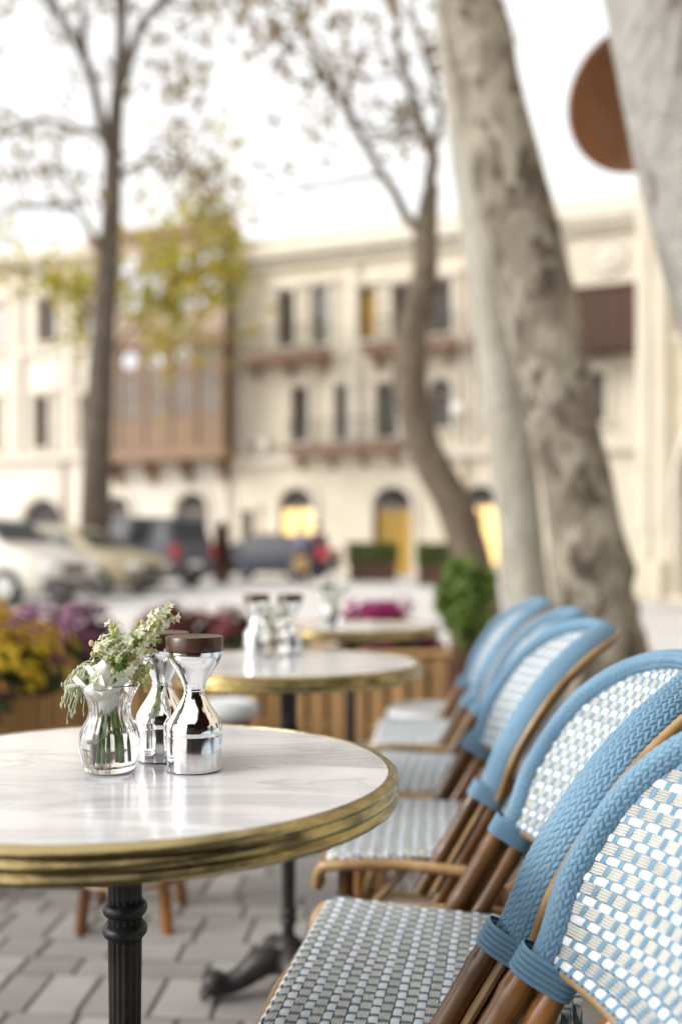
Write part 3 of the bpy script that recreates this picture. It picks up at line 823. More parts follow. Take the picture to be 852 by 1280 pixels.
def car(name, label, loc, rz, paint, L=4.5, W=1.82, roof=None, belt=None, H=1.7):
    T = thing(name, label, 'car', loc, rz, 'cars parked along the street')
    T.rotation_euler = (0, 0, rz)
    xs = sorted({-.5, -.49, -.47, -.42, -.36, -.3, -.22, -.12, 0, .1, .18, .22, .28, .34, .4, .45, .48, .495, .5, *[p[0] for p in roof]})
    b = MB(); rings = []
    for x in xs:
        zb = interp(belt, x) * H; zt = max(interp(roof, x) * H, zb + .004)
        tap = 1 - .16 * max(0, (abs(x) - .38) / .12) ** 2
        hw = W / 2 * tap
        g = (zt - zb) / (H * .4)
        wt = hw - .02 - .17 * min(1, g)
        zl = .24 + .10 * max(0, (abs(x) - .42) / .08)
        sec = [(-hw * .88, zl), (-hw * .985, zl + .12), (-hw, zl + (zb - zl) * .55), (-hw * .97, zb - .02), (-hw * .955, zb), (-wt, zt - .05 * min(1, g)), (-wt * .82, zt)]
        ring = [(x * L, y, z) for y, z in sec] + [(x * L, -y, z) for y, z in reversed(sec)]
        rings.append(ring)
    n = len(rings[0]); vs = [p for r in rings for p in r]; fs = []
    for i in range(len(rings) - 1):
        for j in range(n):
            fs.append((i * n + j, (i + 1) * n + j, (i + 1) * n + (j + 1) % n, i * n + (j + 1) % n))
    fs.append(tuple(range(n))); fs.append(tuple((len(rings) - 1) * n + j for j in range(n - 1, -1, -1)))
    b.add(vs, fs); body = b.build('body', paint, T, True, 35)
    def glass_pt(x, f, side):
        zb = interp(belt, x) * H; zt = max(interp(roof, x) * H, zb + .004)
        hw = W / 2; g = (zt - zb) / (H * .4); wt = hw - .02 - .17 * min(1, g)
        return V(x * L, side * (hw * .955 + (wt - hw * .955) * f + .012), zb + (zt - .05 - zb) * f)
    top = [p for p in roof if p[1] > .92]
    xa, xb = top[0][0], top[-1][0]
    for side in (-1, 1):
        cuts = [xa + .01, xa + (xb - xa) * .33, xa + (xb - xa) * .68, xb - .005]
        for i in range(3):
            c0, c1 = cuts[i] + .008, cuts[i + 1] - .008
            lo0 = c0 - (.03 if i == 0 else 0); lo1 = c1 + (.05 if i == 2 else 0)
            w_ = MB().quad(glass_pt(lo0, .1, side), glass_pt(lo1, .1, side), glass_pt(c1, .88, side), glass_pt(c0, .88, side))
            w_.build('window', M['car_glass'], body, False)
        for xh in (cuts[1] - .03, cuts[2] - .03):
            MB().box((xh * L, side * (W / 2 + .01), interp(belt, xh) * H - .12), (.2, .05, .035), ch=.01).build('door_handle', M['rim'], body)
        MB().box(((xb + .045) * L, side * (W / 2 + .09), interp(belt, xb) * H + .06), (.1, .2, .15), ch=.03).build('mirror', paint, body)
    # windscreen and rear glass
    def screen(x0, x1):
        e = .02
        z0 = max(interp(roof, x0), interp(belt, x0)) * H; z1 = interp(roof, x1) * H
        dx = V((x1 - x0) * L, 0, z1 - z0); nrm = V(-dx.z, 0, dx.x).normalized()
        if nrm.z < 0: nrm = -nrm
        a = V(x0 * L, 0, z0) + dx * .1 + nrm * .015; c = V(x0 * L, 0, z0) + dx * .92 + nrm * .015
        wa, wc = W / 2 * .84, W / 2 * .70
        MB().quad(a + V(0, -wa, 0), a + V(0, wa, 0), c + V(0, wc, 0), c + V(0, -wc, 0)).build('windscreen', M['car_glass'], body, False)
    fr = [p for p in roof if p[0] > xb][0]; re = [p for p in roof if p[0] < xa][-1]
    screen(fr[0], xb); screen(re[0], xa)
    bz = interp(belt, .47) * H
    for side in (-1, 1):
        MB().box((.478 * L, side * W * .36, bz - .14), (.22, .34, .17), ch=.04).build('headlight', M['head'], T)
        MB().box((-.485 * L, side * W * .40, interp(belt, -.47) * H - .16), (.14, .22, .44), ch=.04).build('tail_light', M['tail'], T)
    MB().box((.495 * L, 0, bz - .22), (.08, W * .4, .2), ch=.02).build('grille', M['railing'], T)
    MB().box((-.5 * L, 0, .62), (.03, .5, .13), ch=.005).build('number_plate', M['plate'], T)
    MB().box((.5 * L, 0, .46), (.03, .5, .12), ch=.005).build('number_plate', M['plate'], T)
    for s, wd in ((1, W * .9), (-1, W * .92)):
        MB().box((s * .49 * L, 0, .42), (.16, wd, .2), ch=.05).build('bumper', M['railing'], T)
    rw = .20 * H
    for sx in (-.31, .31):
        for side in (-1, 1):
            ty = MB(); ty.lathe([(rw * .62, -.11), (rw * .95, -.11), (rw, -.07), (rw, .07), (rw * .95, .11), (rw * .62, .11)], 22)
            o = ty.build('wheel', M['tyre'], T); o.location = (sx * L, side * (W / 2 - .075), rw); o.rotation_euler = (R(90), 0, 0)
            rm = MB(); rm.lathe([(rw * .6, -.122), (rw * .6, .122)], 18)
            for k in range(5):
                q = 2 * PI * k / 5
                rm.box((math.cos(q) * rw * .33, math.sin(q) * rw * .33, 0), (rw * .5, rw * .16, .262), Matrix.Rotation(q, 3, 'Z'))
            rm.build('rim', M['rim'], o)
    return T
suv_roof = [(-.5, .50), (-.485, .62), (-.44, .95), (-.36, .99), (-.1, 1.0), (.08, .985), (.16, .94), (.29, .66), (.5, .50)]
suv_belt = [(-.5, .58), (-.3, .60), (.2, .59), (.29, .60), (.42, .56), (.48, .50), (.5, .44)]
sed_roof = [(-.5, .50), (-.47, .64), (-.36, .69), (-.22, .95), (-.05, 1.0), (.08, .97), (.13, .93), (.28, .66), (.5, .50)]
sed_belt = [(-.5, .52), (-.47, .62), (-.36, .66), (.2, .63), (.28, .63), (.42, .57), (.48, .50), (.5, .42)]
car('parked_car', 'white people carrier parked in front of the beige car', (-7.15, 19.0, ground(19)), R(-18), M['car_white'], 4.5, 1.85, suv_roof, suv_belt, 1.72)
car('parked_car', 'beige gold saloon car parked behind the white car', (-6.3, 22.6, ground(22.6)), R(-20), M['car_gold'], 4.4, 1.75, sed_roof, sed_belt, 1.56)
car('parked_car', 'dark slate four wheel drive with red tail lamp, parked past the beige car', (-5.72, 26.6, ground(26.6)), R(150), M['car_dark'], 4.4, 1.85, suv_roof, suv_belt, 1.88)
car('parked_car', 'dark navy saloon half hidden by the two people', (-2.3, 31.5, ground(31.5)), R(155), M['car_navy'], 4.3, 1.75, sed_roof, sed_belt, 1.5)

# ================================================================== PEOPLE
def skin_mesh(name, joints, bones, radii, m, parent, root, lvl=2):
    me = bpy.data.meshes.new(name)
    keys = list(joints)
    me.from_pydata([joints[k] for k in keys], [(keys.index(a), keys.index(c)) for a, c in bones], [])
    o = bpy.data.objects.new(name, me); COL.objects.link(o)
    sk = o.modifiers.new('skin', 'SKIN'); sk.use_smooth_shade = True
    sb = o.modifiers.new('sub', 'SUBSURF'); sb.levels = lvl; sb.render_levels = lvl
    for i, k in enumerate(keys):
        r = radii[k]; r = r if isinstance(r, tuple) else (r, r)
        me.skin_vertices[0].data[i].radius = r
        me.skin_vertices[0].data[i].use_root = (k == root)
    dg = bpy.context.evaluated_depsgraph_get()
    nm = bpy.data.meshes.new_from_object(o.evaluated_get(dg))
    bpy.data.objects.remove(o); nm.name = name
    nm.materials.clear(); nm.materials.append(m)
    return put(name, nm, parent)

def person(label, loc, rz, topm, hold, pose):
    T = thing('person', label, 'person', loc, rz, 'people standing by the parked cars')
    J = dict(pel=(0, 0, .95), bel=(0, .01, 1.08), chest=(0, .02, 1.32), neck=(0, 0, 1.47), head0=(0, -.015, 1.56), head1=(0, -.02, 1.66), head2=(0, -.015, 1.72))
    for s, n in ((-1, 'l'), (1, 'r')):
        J['hip' + n] = (s * .09, 0, .90); J['kne' + n] = (s * .11, -.03 + pose * s * .06, .50); J['ank' + n] = (s * .11, .02 + pose * s * .1, .09); J['toe' + n] = (s * .13, -.13 + pose * s * .1, .035)
        J['sho' + n] = (s * .17, .01, 1.40); J['elb' + n] = (s * .24, .03, 1.14); J['wri' + n] = (s * .20, -.16, .98); J['pal' + n] = (s * .19, -.22, .95)
    Bn = [('pel', 'bel'), ('bel', 'chest'), ('chest', 'neck'), ('neck', 'head0'), ('head0', 'head1'), ('head1', 'head2')]
    for n in 'lr':
        Bn += [('pel', 'hip' + n), ('hip' + n, 'kne' + n), ('kne' + n, 'ank' + n), ('ank' + n, 'toe' + n), ('chest', 'sho' + n), ('sho' + n, 'elb' + n), ('elb' + n, 'wri' + n), ('wri' + n, 'pal' + n)]
    rd = dict(pel=(.13, .1), bel=(.125, .095), chest=(.145, .105), neck=.052, head0=(.068, .08), head1=(.078, .095), head2=(.06, .07))
    for n in 'lr':
        rd.update({'hip' + n: .082, 'kne' + n: .055, 'ank' + n: .036, 'toe' + n: .032, 'sho' + n: .055, 'elb' + n: .04, 'wri' + n: .027, 'pal' + n: (.035, .02)})
    skin_mesh('body', J, Bn, rd, M['skin'], T, 'pel')
    def sub(keys, bones, grow_, m, name, root, fix=None):
        jj = {k: J[k] for k in keys}; jj.update(fix or {})
        r2 = {k: tuple(q + grow_ for q in (rd[k] if isinstance(rd[k], tuple) else (rd[k], rd[k]))) for k in keys}
        return skin_mesh(name, jj, bones, r2, m, T, root)
    tk = ['pel', 'bel', 'chest'] + [p + n for n in 'lr' for p in ('sho', 'elb', 'wri')]
    jb = [('pel', 'bel'), ('bel', 'chest')] + [(a + n if a != 'chest' else a, c + n) for n in 'lr' for a, c in (('chest', 'sho'), ('sho', 'elb'), ('elb', 'wri'))]
    sub(tk, jb, .05, topm, 'jacket', 'pel', {'pel': (0, 0, .86)})
    lk = ['pel'] + [p + n for n in 'lr' for p in ('hip', 'kne', 'ank')]
    sub(lk, [(a + n if a != 'pel' else a, c + n) for n in 'lr' for a, c in (('pel', 'hip'), ('hip', 'kne'), ('kne', 'ank'))], .035, M['trousers'], 'trousers', 'pel', {'ankl': tuple(V(*J['ankl']) + V(0, 0, .03)), 'ankr': tuple(V(*J['ankr']) + V(0, 0, .03))})
    h = MB(); h.ball((0, .012, 1.70), (.098, .115, .105), 14, 10, .02); h.build('hair', M['hair'], T)
    f = MB(); f.ball((0, -.122, 1.625), (.014, .022, .02), 8, 6)
    f.build('nose', M['skin'], T)
    for s in (-1, 1):
        MB().ball((s * .032, -.108, 1.65), (.012, .008, .009), 8, 6).build('eye', M['hair'], T)
        MB().ball((s * .088, -.01, 1.635), (.012, .026, .034), 8, 6).build('ear', M['skin'], T)
        n = 'l' if s < 0 else 'r'
        MB().ball((J['toe' + n][0], J['toe' + n][1] + .06, .05), (.05, .14, .05), 10, 6).build('shoe', M['shoe'], T)
        fg = MB()
        p = V(*J['pal' + n])
        for k in range(4):
            a = p + V(-.028 + .018 * k, -.02, 0)
            fg.tube([a, a + V(0, -.035, -.02), a + V(0, -.04 + .004 * k, -.055)], [.009, .009, .007], 6)
        fg.tube([p + V(-s * .03, .01, 0), p + V(-s * .055, -.02, -.02), p + V(-s * .055, -.045, -.035)], [.011, .010, .008], 6)
        fg.build('fingers', M['skin'], T)
    MB().box((0, -.115, 1.585), (.045, .012, .01), ch=.003).build('mouth', M['redbag'], T)
    return T
p1 = person('person in lavender grey jacket and dark trousers holding a tan bag', (-1.16, 28.6, ground(28.6)), R(170), M['jacket'], 1, .5)
p2 = person('person in dark coat with a red bag at the hip', (-.66, 28.2, ground(28.2)), R(195), M['coat'], 1, -.6)
def bag(name, label, m, loc, rz, s):
    T = thing(name, label, 'bag', loc, rz)
    b = MB(); b.box((0, 0, s[2] / 2), s, ch=.03); b.build('body', m, T)
    h = MB(); h.tube([(-s[0] * .3, 0, s[2] - .01), (-s[0] * .25, 0, s[2] + .16), (0, 0, s[2] + .22), (s[0] * .25, 0, s[2] + .16), (s[0] * .3, 0, s[2] - .01)], .012, 6); h.build('handle', m, T)
bag('paper_bag', 'tan paper bag held low by the person in lavender grey', M['paperbag'], (-1.16, 28.28, ground(28.3) + .38), R(10), (.40, .18, .42))
bag('shoulder_bag', 'red bag against the person in the dark coat', M['redbag'], (-.52, 27.93, ground(28) + .72), R(-10), (.36, .16, .36))

# ================================================================== CLIPPED PLANTS in the street
def leaf_mass(b, c, s, n, size, rnd, shell=.55, boxy=False):
    for _ in range(n):
        while True:
            p = V(rnd.uniform(-1, 1), rnd.uniform(-1, 1), rnd.uniform(-1, 1))
            if boxy or p.length < 1: break
        if boxy:
            ax = rnd.randrange(3); p[ax] = math.copysign(rnd.uniform(.75, 1.0) + .16 * abs(math.sin(5 * p.x + 3 * p.z)) * rnd.random(), p[ax])
        else:
            k = rnd.uniform(shell, 1.05); p = p.normalized() * k
        leaf_quad(b, V(c[0] + p.x * s[0], c[1] + p.y * s[1], c[2] + p.z * s[2]), size * rnd.uniform(.6, 1.3), rnd)

def boxed_hedge(label, loc, rz, L, D, hb, hp, leafm, seed, dark='wood_dark'):
    rnd = random.Random(seed)
    T = thing('boxed_hedge', label, 'hedge', loc, rz)
    b = MB(); t = .04
    for s in (-1, 1):
        b.box((0, s * (D / 2 - t / 2), hb / 2), (L, t, hb)); b.box((s * (L / 2 - t / 2), 0, hb / 2), (t, D - 2 * t - .004, hb))
    b.box((0, 0, hb - .1), (L - 2 * t - .01, D - 2 * t - .01, .06))
    b.build('planter_box', M[dark], T, False)
    l = MB(); leaf_mass(l, (0, 0, hb + hp / 2 - .05), (L / 2, D / 2, hp / 2), 1500, .12, rnd, boxy=True)
    leaf_mass(l, (0, 0, hb + hp / 2 - .05), (L * .46, D * .45, hp * .45), 700, .14, rnd, boxy=True)
    l.build('foliage', leafm, T, False)
    return T
boxed_hedge('clipped green hedge in a long dark box before the ochre door', (1.0, 31.0, ground(31)), 0, 1.5, .6, .62, .62, M['hedge_leaf'], 4)
boxed_hedge('small clipped green bush in a square dark box beside the crooked tree', (2.75, 28.0, ground(28)), 0, 1.05, .8, .6, .6, M['hedge_leaf'], 5)
T = thing('conifer_shrub', 'dark rust coloured conical shrub in a low tub past the slate car', 'shrub', (-3.55, 29.0, ground(29)))
tb = MB(); tb.lathe([(.24, 0), (.3, .35), (.32, .4), (.27, .4), (.26, .34)], 16); tb.build('tub', M['wood_dark'], T)
l = MB(); rnd = random.Random(9)
for k in range(5):
    leaf_mass(l, (0, 0, .55 + k * .26), (.40 - k * .06, .40 - k * .06, .24), 170, .12, rnd)
l.tube([(0, 0, .3), (0, 0, 1.6)], [.2, .05], 8)
l.build('foliage', M['rust_leaf'], T, False)

def round_shrub(label, loc, r, zc, seed, leafm, pot=True, sz=.05, n=1300, hp=.42):
    rnd = random.Random(seed)
    T = thing('potted_shrub', label, 'shrub', loc)
    p = MB(); p.lathe([(r * .55, 0), (r * .72, hp * .8), (r * .78, hp * .82), (r * .78, hp), (r * .68, hp), (r * .66, hp * .9)], 20)
    p.build('pot', M['wood_dark'], T)
    st = MB(); st.tube([(0, 0, hp * .8), (.01, 0, zc)], [.02, .012], 7); st.build('stem', M['bark_brown'], T)
    l = MB()
    leaf_mass(l, (0, 0, zc), (r * .8, r * .8, (zc - hp) * .9), n, sz, rnd, .2)
    for k in range(16):
        q = rnd.uniform(0, 2 * PI); rr_ = r * rnd.uniform(.35, .85)
        leaf_mass(l, (math.cos(q) * rr_, math.sin(q) * rr_, zc + rnd.uniform(-.24, .22)), (r * .4, r * .4, r * rnd.uniform(.35, .6)), 75, sz * rnd.uniform(.9, 1.4), rnd, .2)
    l.build('foliage', leafm, T, False)
    return T
round_shrub('bushy bright green shrub in dark pot at the end of the slatted planter', (.80, 6.25, 0), .20, .72, 12, M['shrub_leaf'], n=650)
round_shrub('dark green low shrub in a pot behind the bushy bright shrub', (1.18, 9.2, ground(9.2)), .24, .62, 13, M['hedge_leaf'], n=900)

# ---- brown dish shaped hood on an arm from the right hand building
T = thing('dish_hood', 'brown round dish shaped hood behind the silver grey trunk', 'canopy', (2.42, 8.0, 4.78))
b = MB(); b.lathe([(.02, .34), (.16, .32), (.33, .24), (.46, .11), (.52, 0), (.50, -.012), (.44, .09), (.31, .215), (.15, .29), (.02, .31)], 40)
hd = b.build('dish', M['copper'], T); hd.rotation_euler = (R(-58), R(-8), 0); hd.scale = (1.1, 1.1, 1.1)
MB().tube([(.02, 0, .30), (.3, .1, .55), (1.4, .3, .7), (4.15, .3, .7)], .03, 8).build('arm', M['iron'], T)
MB().lathe([(.06, -.1), (.075, .02), (.05, .1)], 14, (.02, 0, .12)).build('socket', M['iron'], T)

# ================================================================== FLOWER PLANTERS
def planter(label, loc, rz, L, D, H, seed):
    rnd = random.Random(seed)
    T = thing('flower_planter', label, 'planter', loc, rz)
    b = MB()
    for s in (-1, 1):
        for z in (.09, H - .09):
            b.box((0, s * (D / 2 - .045), z), (L - .06, .03, .06)); b.box((s * (L / 2 - .045), 0, z), (.03, D - .125, .06))
    b.build('rail', M['timber'], T, False)
    b = MB(); b.box((0, 0, H * .5), (L - .13, D - .13, H * .86)); b.build('liner', M['soil'], T, False)
    pw = .085; n = int((L) / (pw + .024))
    slat = MB().box((0, 0, 0), (pw, .022, H - .03), ch=.004).mesh('slat', M['timber'], False)
    for s in (-1, 1):
        for i in range(n):
            o = put('slat', slat, T, (-L / 2 + L * (i + .5) / n, s * (D / 2 - .018), H / 2 - .015 + rnd.uniform(-.004, .004)))
        m_ = int(D / (pw + .024))
        for i in range(m_):
            o = put('slat', slat, T, (s * (L / 2 - .018), -D / 2 + .03 + (D - .06) * (i + .5) / m_, H / 2 - .015)); o.rotation_euler.z = R(90)
    c = MB()
    for s in (-1, 1):
        c.box((0, s * (D / 2 - .03), H - .012), (L + .03, .075, .024), ch=.004); c.box((s * (L / 2 - .03), 0, H - .012), (.075, D - .14, .022), ch=.004)
    c.build('cap_rail', M['timber'], T, False)
    return T
planter('timber slatted planter along the terrace side, holding yellow and purple chrysanthemums', (-1.50, 3.95, 0), R(91), 2.5, .46, .5, 1)
planter('timber slatted planter across the terrace end, holding the dark red chrysanthemums', (-.72, 5.75, 0), R(-3), 1.25, .42, .5, 2)
planter('timber slatted planter across the terrace end, holding the magenta chrysanthemums', (.10, 5.55, 0), R(-3), 1.0, .42, .50, 3)

def mum(label, loc, r, h, fm, seed, n=420, fs=.036, leafy=420, fl_lo=.1):
    n = int(n * 1.7)
    rnd = random.Random(seed)
    T = thing('chrysanthemum', label, 'flower', loc)
    l = MB(); l.tube([(0, 0, -.1), (0, 0, h * .5)], [.02, .012], 7)
    for k in range(8):
        q = rnd.uniform(0, 2 * PI)
        l.tube([(0, 0, -.05), (math.cos(q) * r * .4, math.sin(q) * r * .4, h * .4), (math.cos(q) * r * .75, math.sin(q) * r * .75, h * .75)], [.008, .006, .004], 5)
    l.build('stem', M['stem_dark'], T)
    pa, pb = rnd.uniform(0, 6), rnd.uniform(0, 6)
    lump = lambda q, p: 1 + .2 * math.sin(3 * q + pa) * p + .13 * math.sin(5 * q + pb) * p + .12 * math.sin(7 * p + pa)
    b = MB()
    for _ in range(leafy):
        q, p = rnd.uniform(0, 2 * PI), rnd.uniform(0, 1) ** .5
        z = rnd.uniform(0, math.sqrt(max(0, 1 - p * p)))
        leaf_quad(b, V(r * p * math.cos(q), r * p * math.sin(q), h * z * .93) * lump(q, p), .055 * rnd.uniform(.7, 1.3), rnd)
    o = b.build('foliage', M['mum_leaf'], T, False); tag(o, kind='stuff')
    f = MB()
    for _ in range(n):
        q, p = rnd.uniform(0, 2 * PI), rnd.uniform(0, 1) ** .5
        z = math.sqrt(max(0, 1 - p * p)) * rnd.uniform(.9, 1.06)
        if z < fl_lo: continue
        if math.sin(4 * q + pb) * math.sin(9 * p + pa) < -.7: continue
        c = V(r * p * math.cos(q), r * p * math.sin(q), h * z) * lump(q, p) * rnd.uniform(.93, 1.07)
        nrm = V(c.x / r, c.y / r, c.z / h + .5).normalized()
        m_ = nrm.to_track_quat('Z', 'Y').to_matrix()
        s = fs * rnd.uniform(.7, 1.2); k = 8
        vs = [c + m_ @ V(0, 0, s * .2)] + [c + m_ @ V(s * (.62 if j % 2 else .42) * math.cos(2 * PI * j / 16), s * (.62 if j % 2 else .42) * math.sin(2 * PI * j / 16), s * .05) for j in range(16)]
        f.add(vs, [(0, 1 + j, 1 + (j + 1) % 16) for j in range(16)])
    o = f.build('blooms', fm, T, False); tag(o, kind='stuff')
    return T
mum('yellow chrysanthemum mound in the side planter', (-1.36, 3.76, .49), .25, .31, M['yellow_mum'], 1, 430)
mum('small yellow chrysanthemum low at the planter edge', (-1.33, 4.12, .45), .11, .17, M['yellow_mum'], 2, 110, leafy=140)
mum('rusty brown fading chrysanthemum in front of the yellow mound', (-1.40, 3.18, .47), .22, .22, M['red_mum'], 3, 90, leafy=520)
mum('deep purple chrysanthemum mound behind the yellow one', (-1.48, 4.52, .47), .24, .28, M['purple_mum'], 4, 380)
mum('pale edged purple chrysanthemum at the far end of the side planter', (-1.34, 4.98, .47), .22, .27, M['purple_mum'], 5, 330)
mum('dark red chrysanthemum mound beside the table with two shakers and a lily', (-.98, 5.72, .47), .23, .26, M['red_mum'], 6, 330)
mum('wine red chrysanthemum with few blooms next to the dark red mound', (-.66, 5.74, .47), .2, .22, M['red_mum'], 7, 200)
mum('dull green chrysanthemum almost without blooms between red and magenta', (-.36, 5.70, .46), .16, .16, M['red_mum'], 8, 40)
mum('magenta chrysanthemum in the planter behind the furthest round table', (.22, 5.55, .49), .21, .27, M['magenta_mum'], 9, 420)
mum('small magenta chrysanthemum close to the bushy green shrub', (.46, 5.52, .48), .10, .16, M['magenta_mum'], 10, 90, leafy=120)

# ================================================================== ROUND MARBLE TABLES
TOPZ = .765
def smooth_prof(pts, k=6):
    res = []
    for i in range(len(pts) - 1):
        p0, p1, p2, p3 = pts[max(0, i - 1)], pts[i], pts[i + 1], pts[min(len(pts) - 1, i + 2)]
        for j in range(k):
            t = j / k
            res.append(tuple(.5 * (2 * p1[a] + (p2[a] - p0[a]) * t + (2 * p0[a] - 5 * p1[a] + 4 * p2[a] - p3[a]) * t * t + (3 * p1[a] - p0[a] - 3 * p2[a] + p3[a]) * t ** 3) for a in (0, 1)))
    res.append(pts[-1])
    return res

def make_table():
    T = thing('bistro_table', '', 'table')
    RR = .308
    b = MB()
    b.lathe([(.27, TOPZ - .022), (RR - .0125, TOPZ - .022), (RR - .0115, TOPZ - .001), (RR - .0125, TOPZ)], 96)
    b.build('marble_top', M['marble'], T, True, 30)
    def bead(z0, z1, rad, n=6, k=.0042):
        return [(rad + k * math.sin(PI * i / n), z0 + (z1 - z0) * i / n) for i in range(n + 1)]
    t = TOPZ + .0012
    prof = [(RR - .0155, t - .034), (RR - .006, t - .0345)] + bead(t - .034, t - .0245, RR - .0045, 6, .0042) + bead(t - .0235, t - .0125, RR - .0050, 6, .0040) + bead(t - .0115, t - .0015, RR - .0050, 6, .0050) + [(RR - .0065, t), (RR - .0112, t), (RR - .0116, t - .003)]
    b = MB(); b.lathe(prof, 128, bot=False, top=False); b.build('brass_rim', M['brass'], T, True, 50)
    b = MB(); b.lathe([(.26, TOPZ - .036), (.285, TOPZ - .036), (.285, TOPZ - .0235), (.26, TOPZ - .0235)], 64)
    b.build('under_frame', M['iron'], T)
    fl = lambda q, z: 1 - .09 * (.5 + .5 * math.cos(16 * q)) ** 2
    col = MB()
    col.lathe([(.0138, .115), (.0148, .215), (.0165, .36), (.0188, .572), (.0188, .63), (.0188, .70), (.03, .715), (.07, .722), (.07, .729)], 96, flute=lambda q, z: fl(q, z) if z < .69 else 1)
    col.build('column', M['iron'], T, True, 50)
    def torus_prof(z, r0, rr, n=10):
        return [(r0 + rr * math.sin(PI * i / n), z - rr * math.cos(PI * i / n)) for i in range(n + 1)]
    for zc in (.584, .608):
        b = MB(); b.lathe([(.014, zc - .0112), (.0195, zc - .0108)] + torus_prof(zc, .0162, .0088) + [(.0195, zc + .0108), (.014, zc + .0112)], 40); b.build('ring_moulding', M['iron'], T)
    for zc in (.168, .188):
        b = MB(); b.lathe([(.010, zc - .0085)] + torus_prof(zc, .0125, .0085) + [(.010, zc + .0085)], 36); b.build('ring_moulding', M['iron'], T)
    cl = MB(); cl.lathe(smooth_prof([(.020, .045), (.034, .055), (.040, .075), (.026, .095), (.030, .105), (.036, .112), (.028, .122), (.016, .132)], 4), 36)
    cl.build('collar', M['iron'], T)
    for k in range(4):
        q = R(198) + k * PI / 2
        f = MB()
        dirv = V(math.cos(q), math.sin(q), 0)
        side = V(-math.sin(q), math.cos(q), 0)
        pts = smooth_prof([(.02, .080), (.06, .078), (.10, .052), (.14, .036), (.175, .040), (.198, .036)], 5)
        rad = smooth_prof([(0, .034), (1, .034), (2, .028), (3, .024), (4, .031), (5, .016)], 5)
        f.tube([dirv * a + V(0, 0, z) for a, z in pts], [max(.008, r_[1]) for r_ in rad], 14)
        for s in (-1, 0, 1):
            f.tube([dirv * .155 + side * s * .010 + V(0, 0, .045), dirv * .185 + side * s * .015 + V(0, 0, .035), dirv * .20 + side * s * .016 + V(0, 0, .012)], [.009, .011, .007], 8)
        f.ball(tuple(dirv * .085 + V(0, 0, .055)), (.026, .026, .022), 10, 6)
        f.build('claw_foot', M['iron'], T)
    return T
tbl = make_table()
tag(tbl, 'round marble bistro table with brass rim holding the glass flower vase and steel shakers', 'table', 'round bistro tables in a row')
tbl.location = (-.243, 1.096, 0)
t2 = copy_tree(tbl); t2.location = (-.121, 2.25, 0); t2.rotation_euler.z = R(-3)
tag(t2, 'round marble bistro table next along the row, between two stools and the chairs')
t3 = copy_tree(tbl); t3.location = (.035, 3.50, 0); t3.rotation_euler.z = R(40)
tag(t3, 'round marble bistro table beside the slatted planter at the terrace end')

# ================================================================== SHAKERS
def make_shaker():
    T = thing('shaker', '', 'shaker')
    b = MB(); b.lathe([(.0290, 0), (.0308, .0012), (.0312, .003), (.0312, .0385), (.0308, .0395)], 64); b.build('base_band', M['chrome_soft'], T)
    pr = smooth_prof([(.0309, .0397), (.0312, .046), (.0292, .054), (.0235, .064), (.0170, .074), (.0125, .083), (.0112, .0885)], 6)
    b = MB(); b.lathe(pr, 64, top=False); b.build('lower_bulb', M['chrome'], T, True, 80)
    b = MB(); b.lathe([(.0116, .0880), (.0121, .0892), (.0116, .0904)], 48); b.build('neck_ring', M['chrome'], T)
    pr = smooth_prof([(.0114, .0903), (.0140, .0980), (.0200, .1090), (.0268, .1190), (.0306, .1270), (.0314, .1325)], 6)
    b = MB(); b.lathe(pr, 64); b.build('upper_cup', M['chrome'], T, True, 80)
    b = MB(); b.lathe([(.0300, .1328), (.0318, .1332), (.0320, .1345), (.0320, .1480), (.0312, .1492), (.0296, .1498)], 64); b.build('wooden_cap', M['walnut'], T, True, 35)
    return T
sh = make_shaker(); sh.location = (-.164, 1.09, TOPZ + .0005)
tag(sh, 'tall hourglass steel shaker with walnut cap, standing closest to the table rim', 'shaker', 'hourglass steel shakers')
for loc, lab in (((-.211, 1.148, TOPZ + .0005), 'steel shaker between the ribbed glass vase and the foremost shaker'),
                 ((-.208, 2.40, TOPZ + .0005), 'walnut capped steel shaker on the second table, nearer the flower planters'),
                 ((-.126, 2.405, TOPZ + .0005), 'walnut capped steel shaker on the second table, nearer the chairs'),
                 ((-.04, 3.60, TOPZ + .0005), 'steel shaker beside the white lilies on the last table')):
    s2 = copy_tree(sh); s2.location = loc; tag(s2, lab); s2.rotation_euler.z = random.uniform(0, 6)

# ================================================================== VASES AND FLOWERS
def make_vase():
    T = thing('vase', '', 'vase')
    fl = lambda q, z: 1 + (.022 * math.cos(22 * q) * max(0, min(1, (z - .034) / .02)) * max(0, min(1, (.088 - z) / .02)) if z > .03 else 0)
    outer = smooth_prof([(.022, 0), (.0265, .002), (.0285, .008), (.0325, .022), (.0335, .034), (.0305, .047), (.0242, .060), (.0225, .068), (.0245, .078), (.0300, .090), (.0338, .0965)], 6)
    inner = [(max(.004, r_ - .0022), max(z, .007)) for r_, z in reversed(outer) if z > .006]
    b = MB(); b.lathe(outer + [(.0330, .0975)] + inner, 132, flute=fl)
    b.build('glass_body', M['glass'], T, True, 60)
    wt = [(r_ - .0017, max(z, .0085)) for r_, z in outer if .008 < z < .046]
    b = MB(); b.lathe(wt, 64); b.build('water', M['water'], T, True, 60)
    return T
vs_ = make_vase(); vs_.location = (-.257, 1.082, TOPZ + .0005)
tag(vs_, 'ribbed glass vase of white blossom beside the foremost steel shakers', 'vase', 'ribbed glass vases')
v2 = copy_tree(vs_); v2.location = (-.166, 2.36, TOPZ + .0005); tag(v2, 'small glass vase between the two shakers on the second table')
v3 = copy_tree(vs_); v3.location = (-.03, 3.50, TOPZ + .0005); tag(v3, 'glass vase of white lilies on the last table')

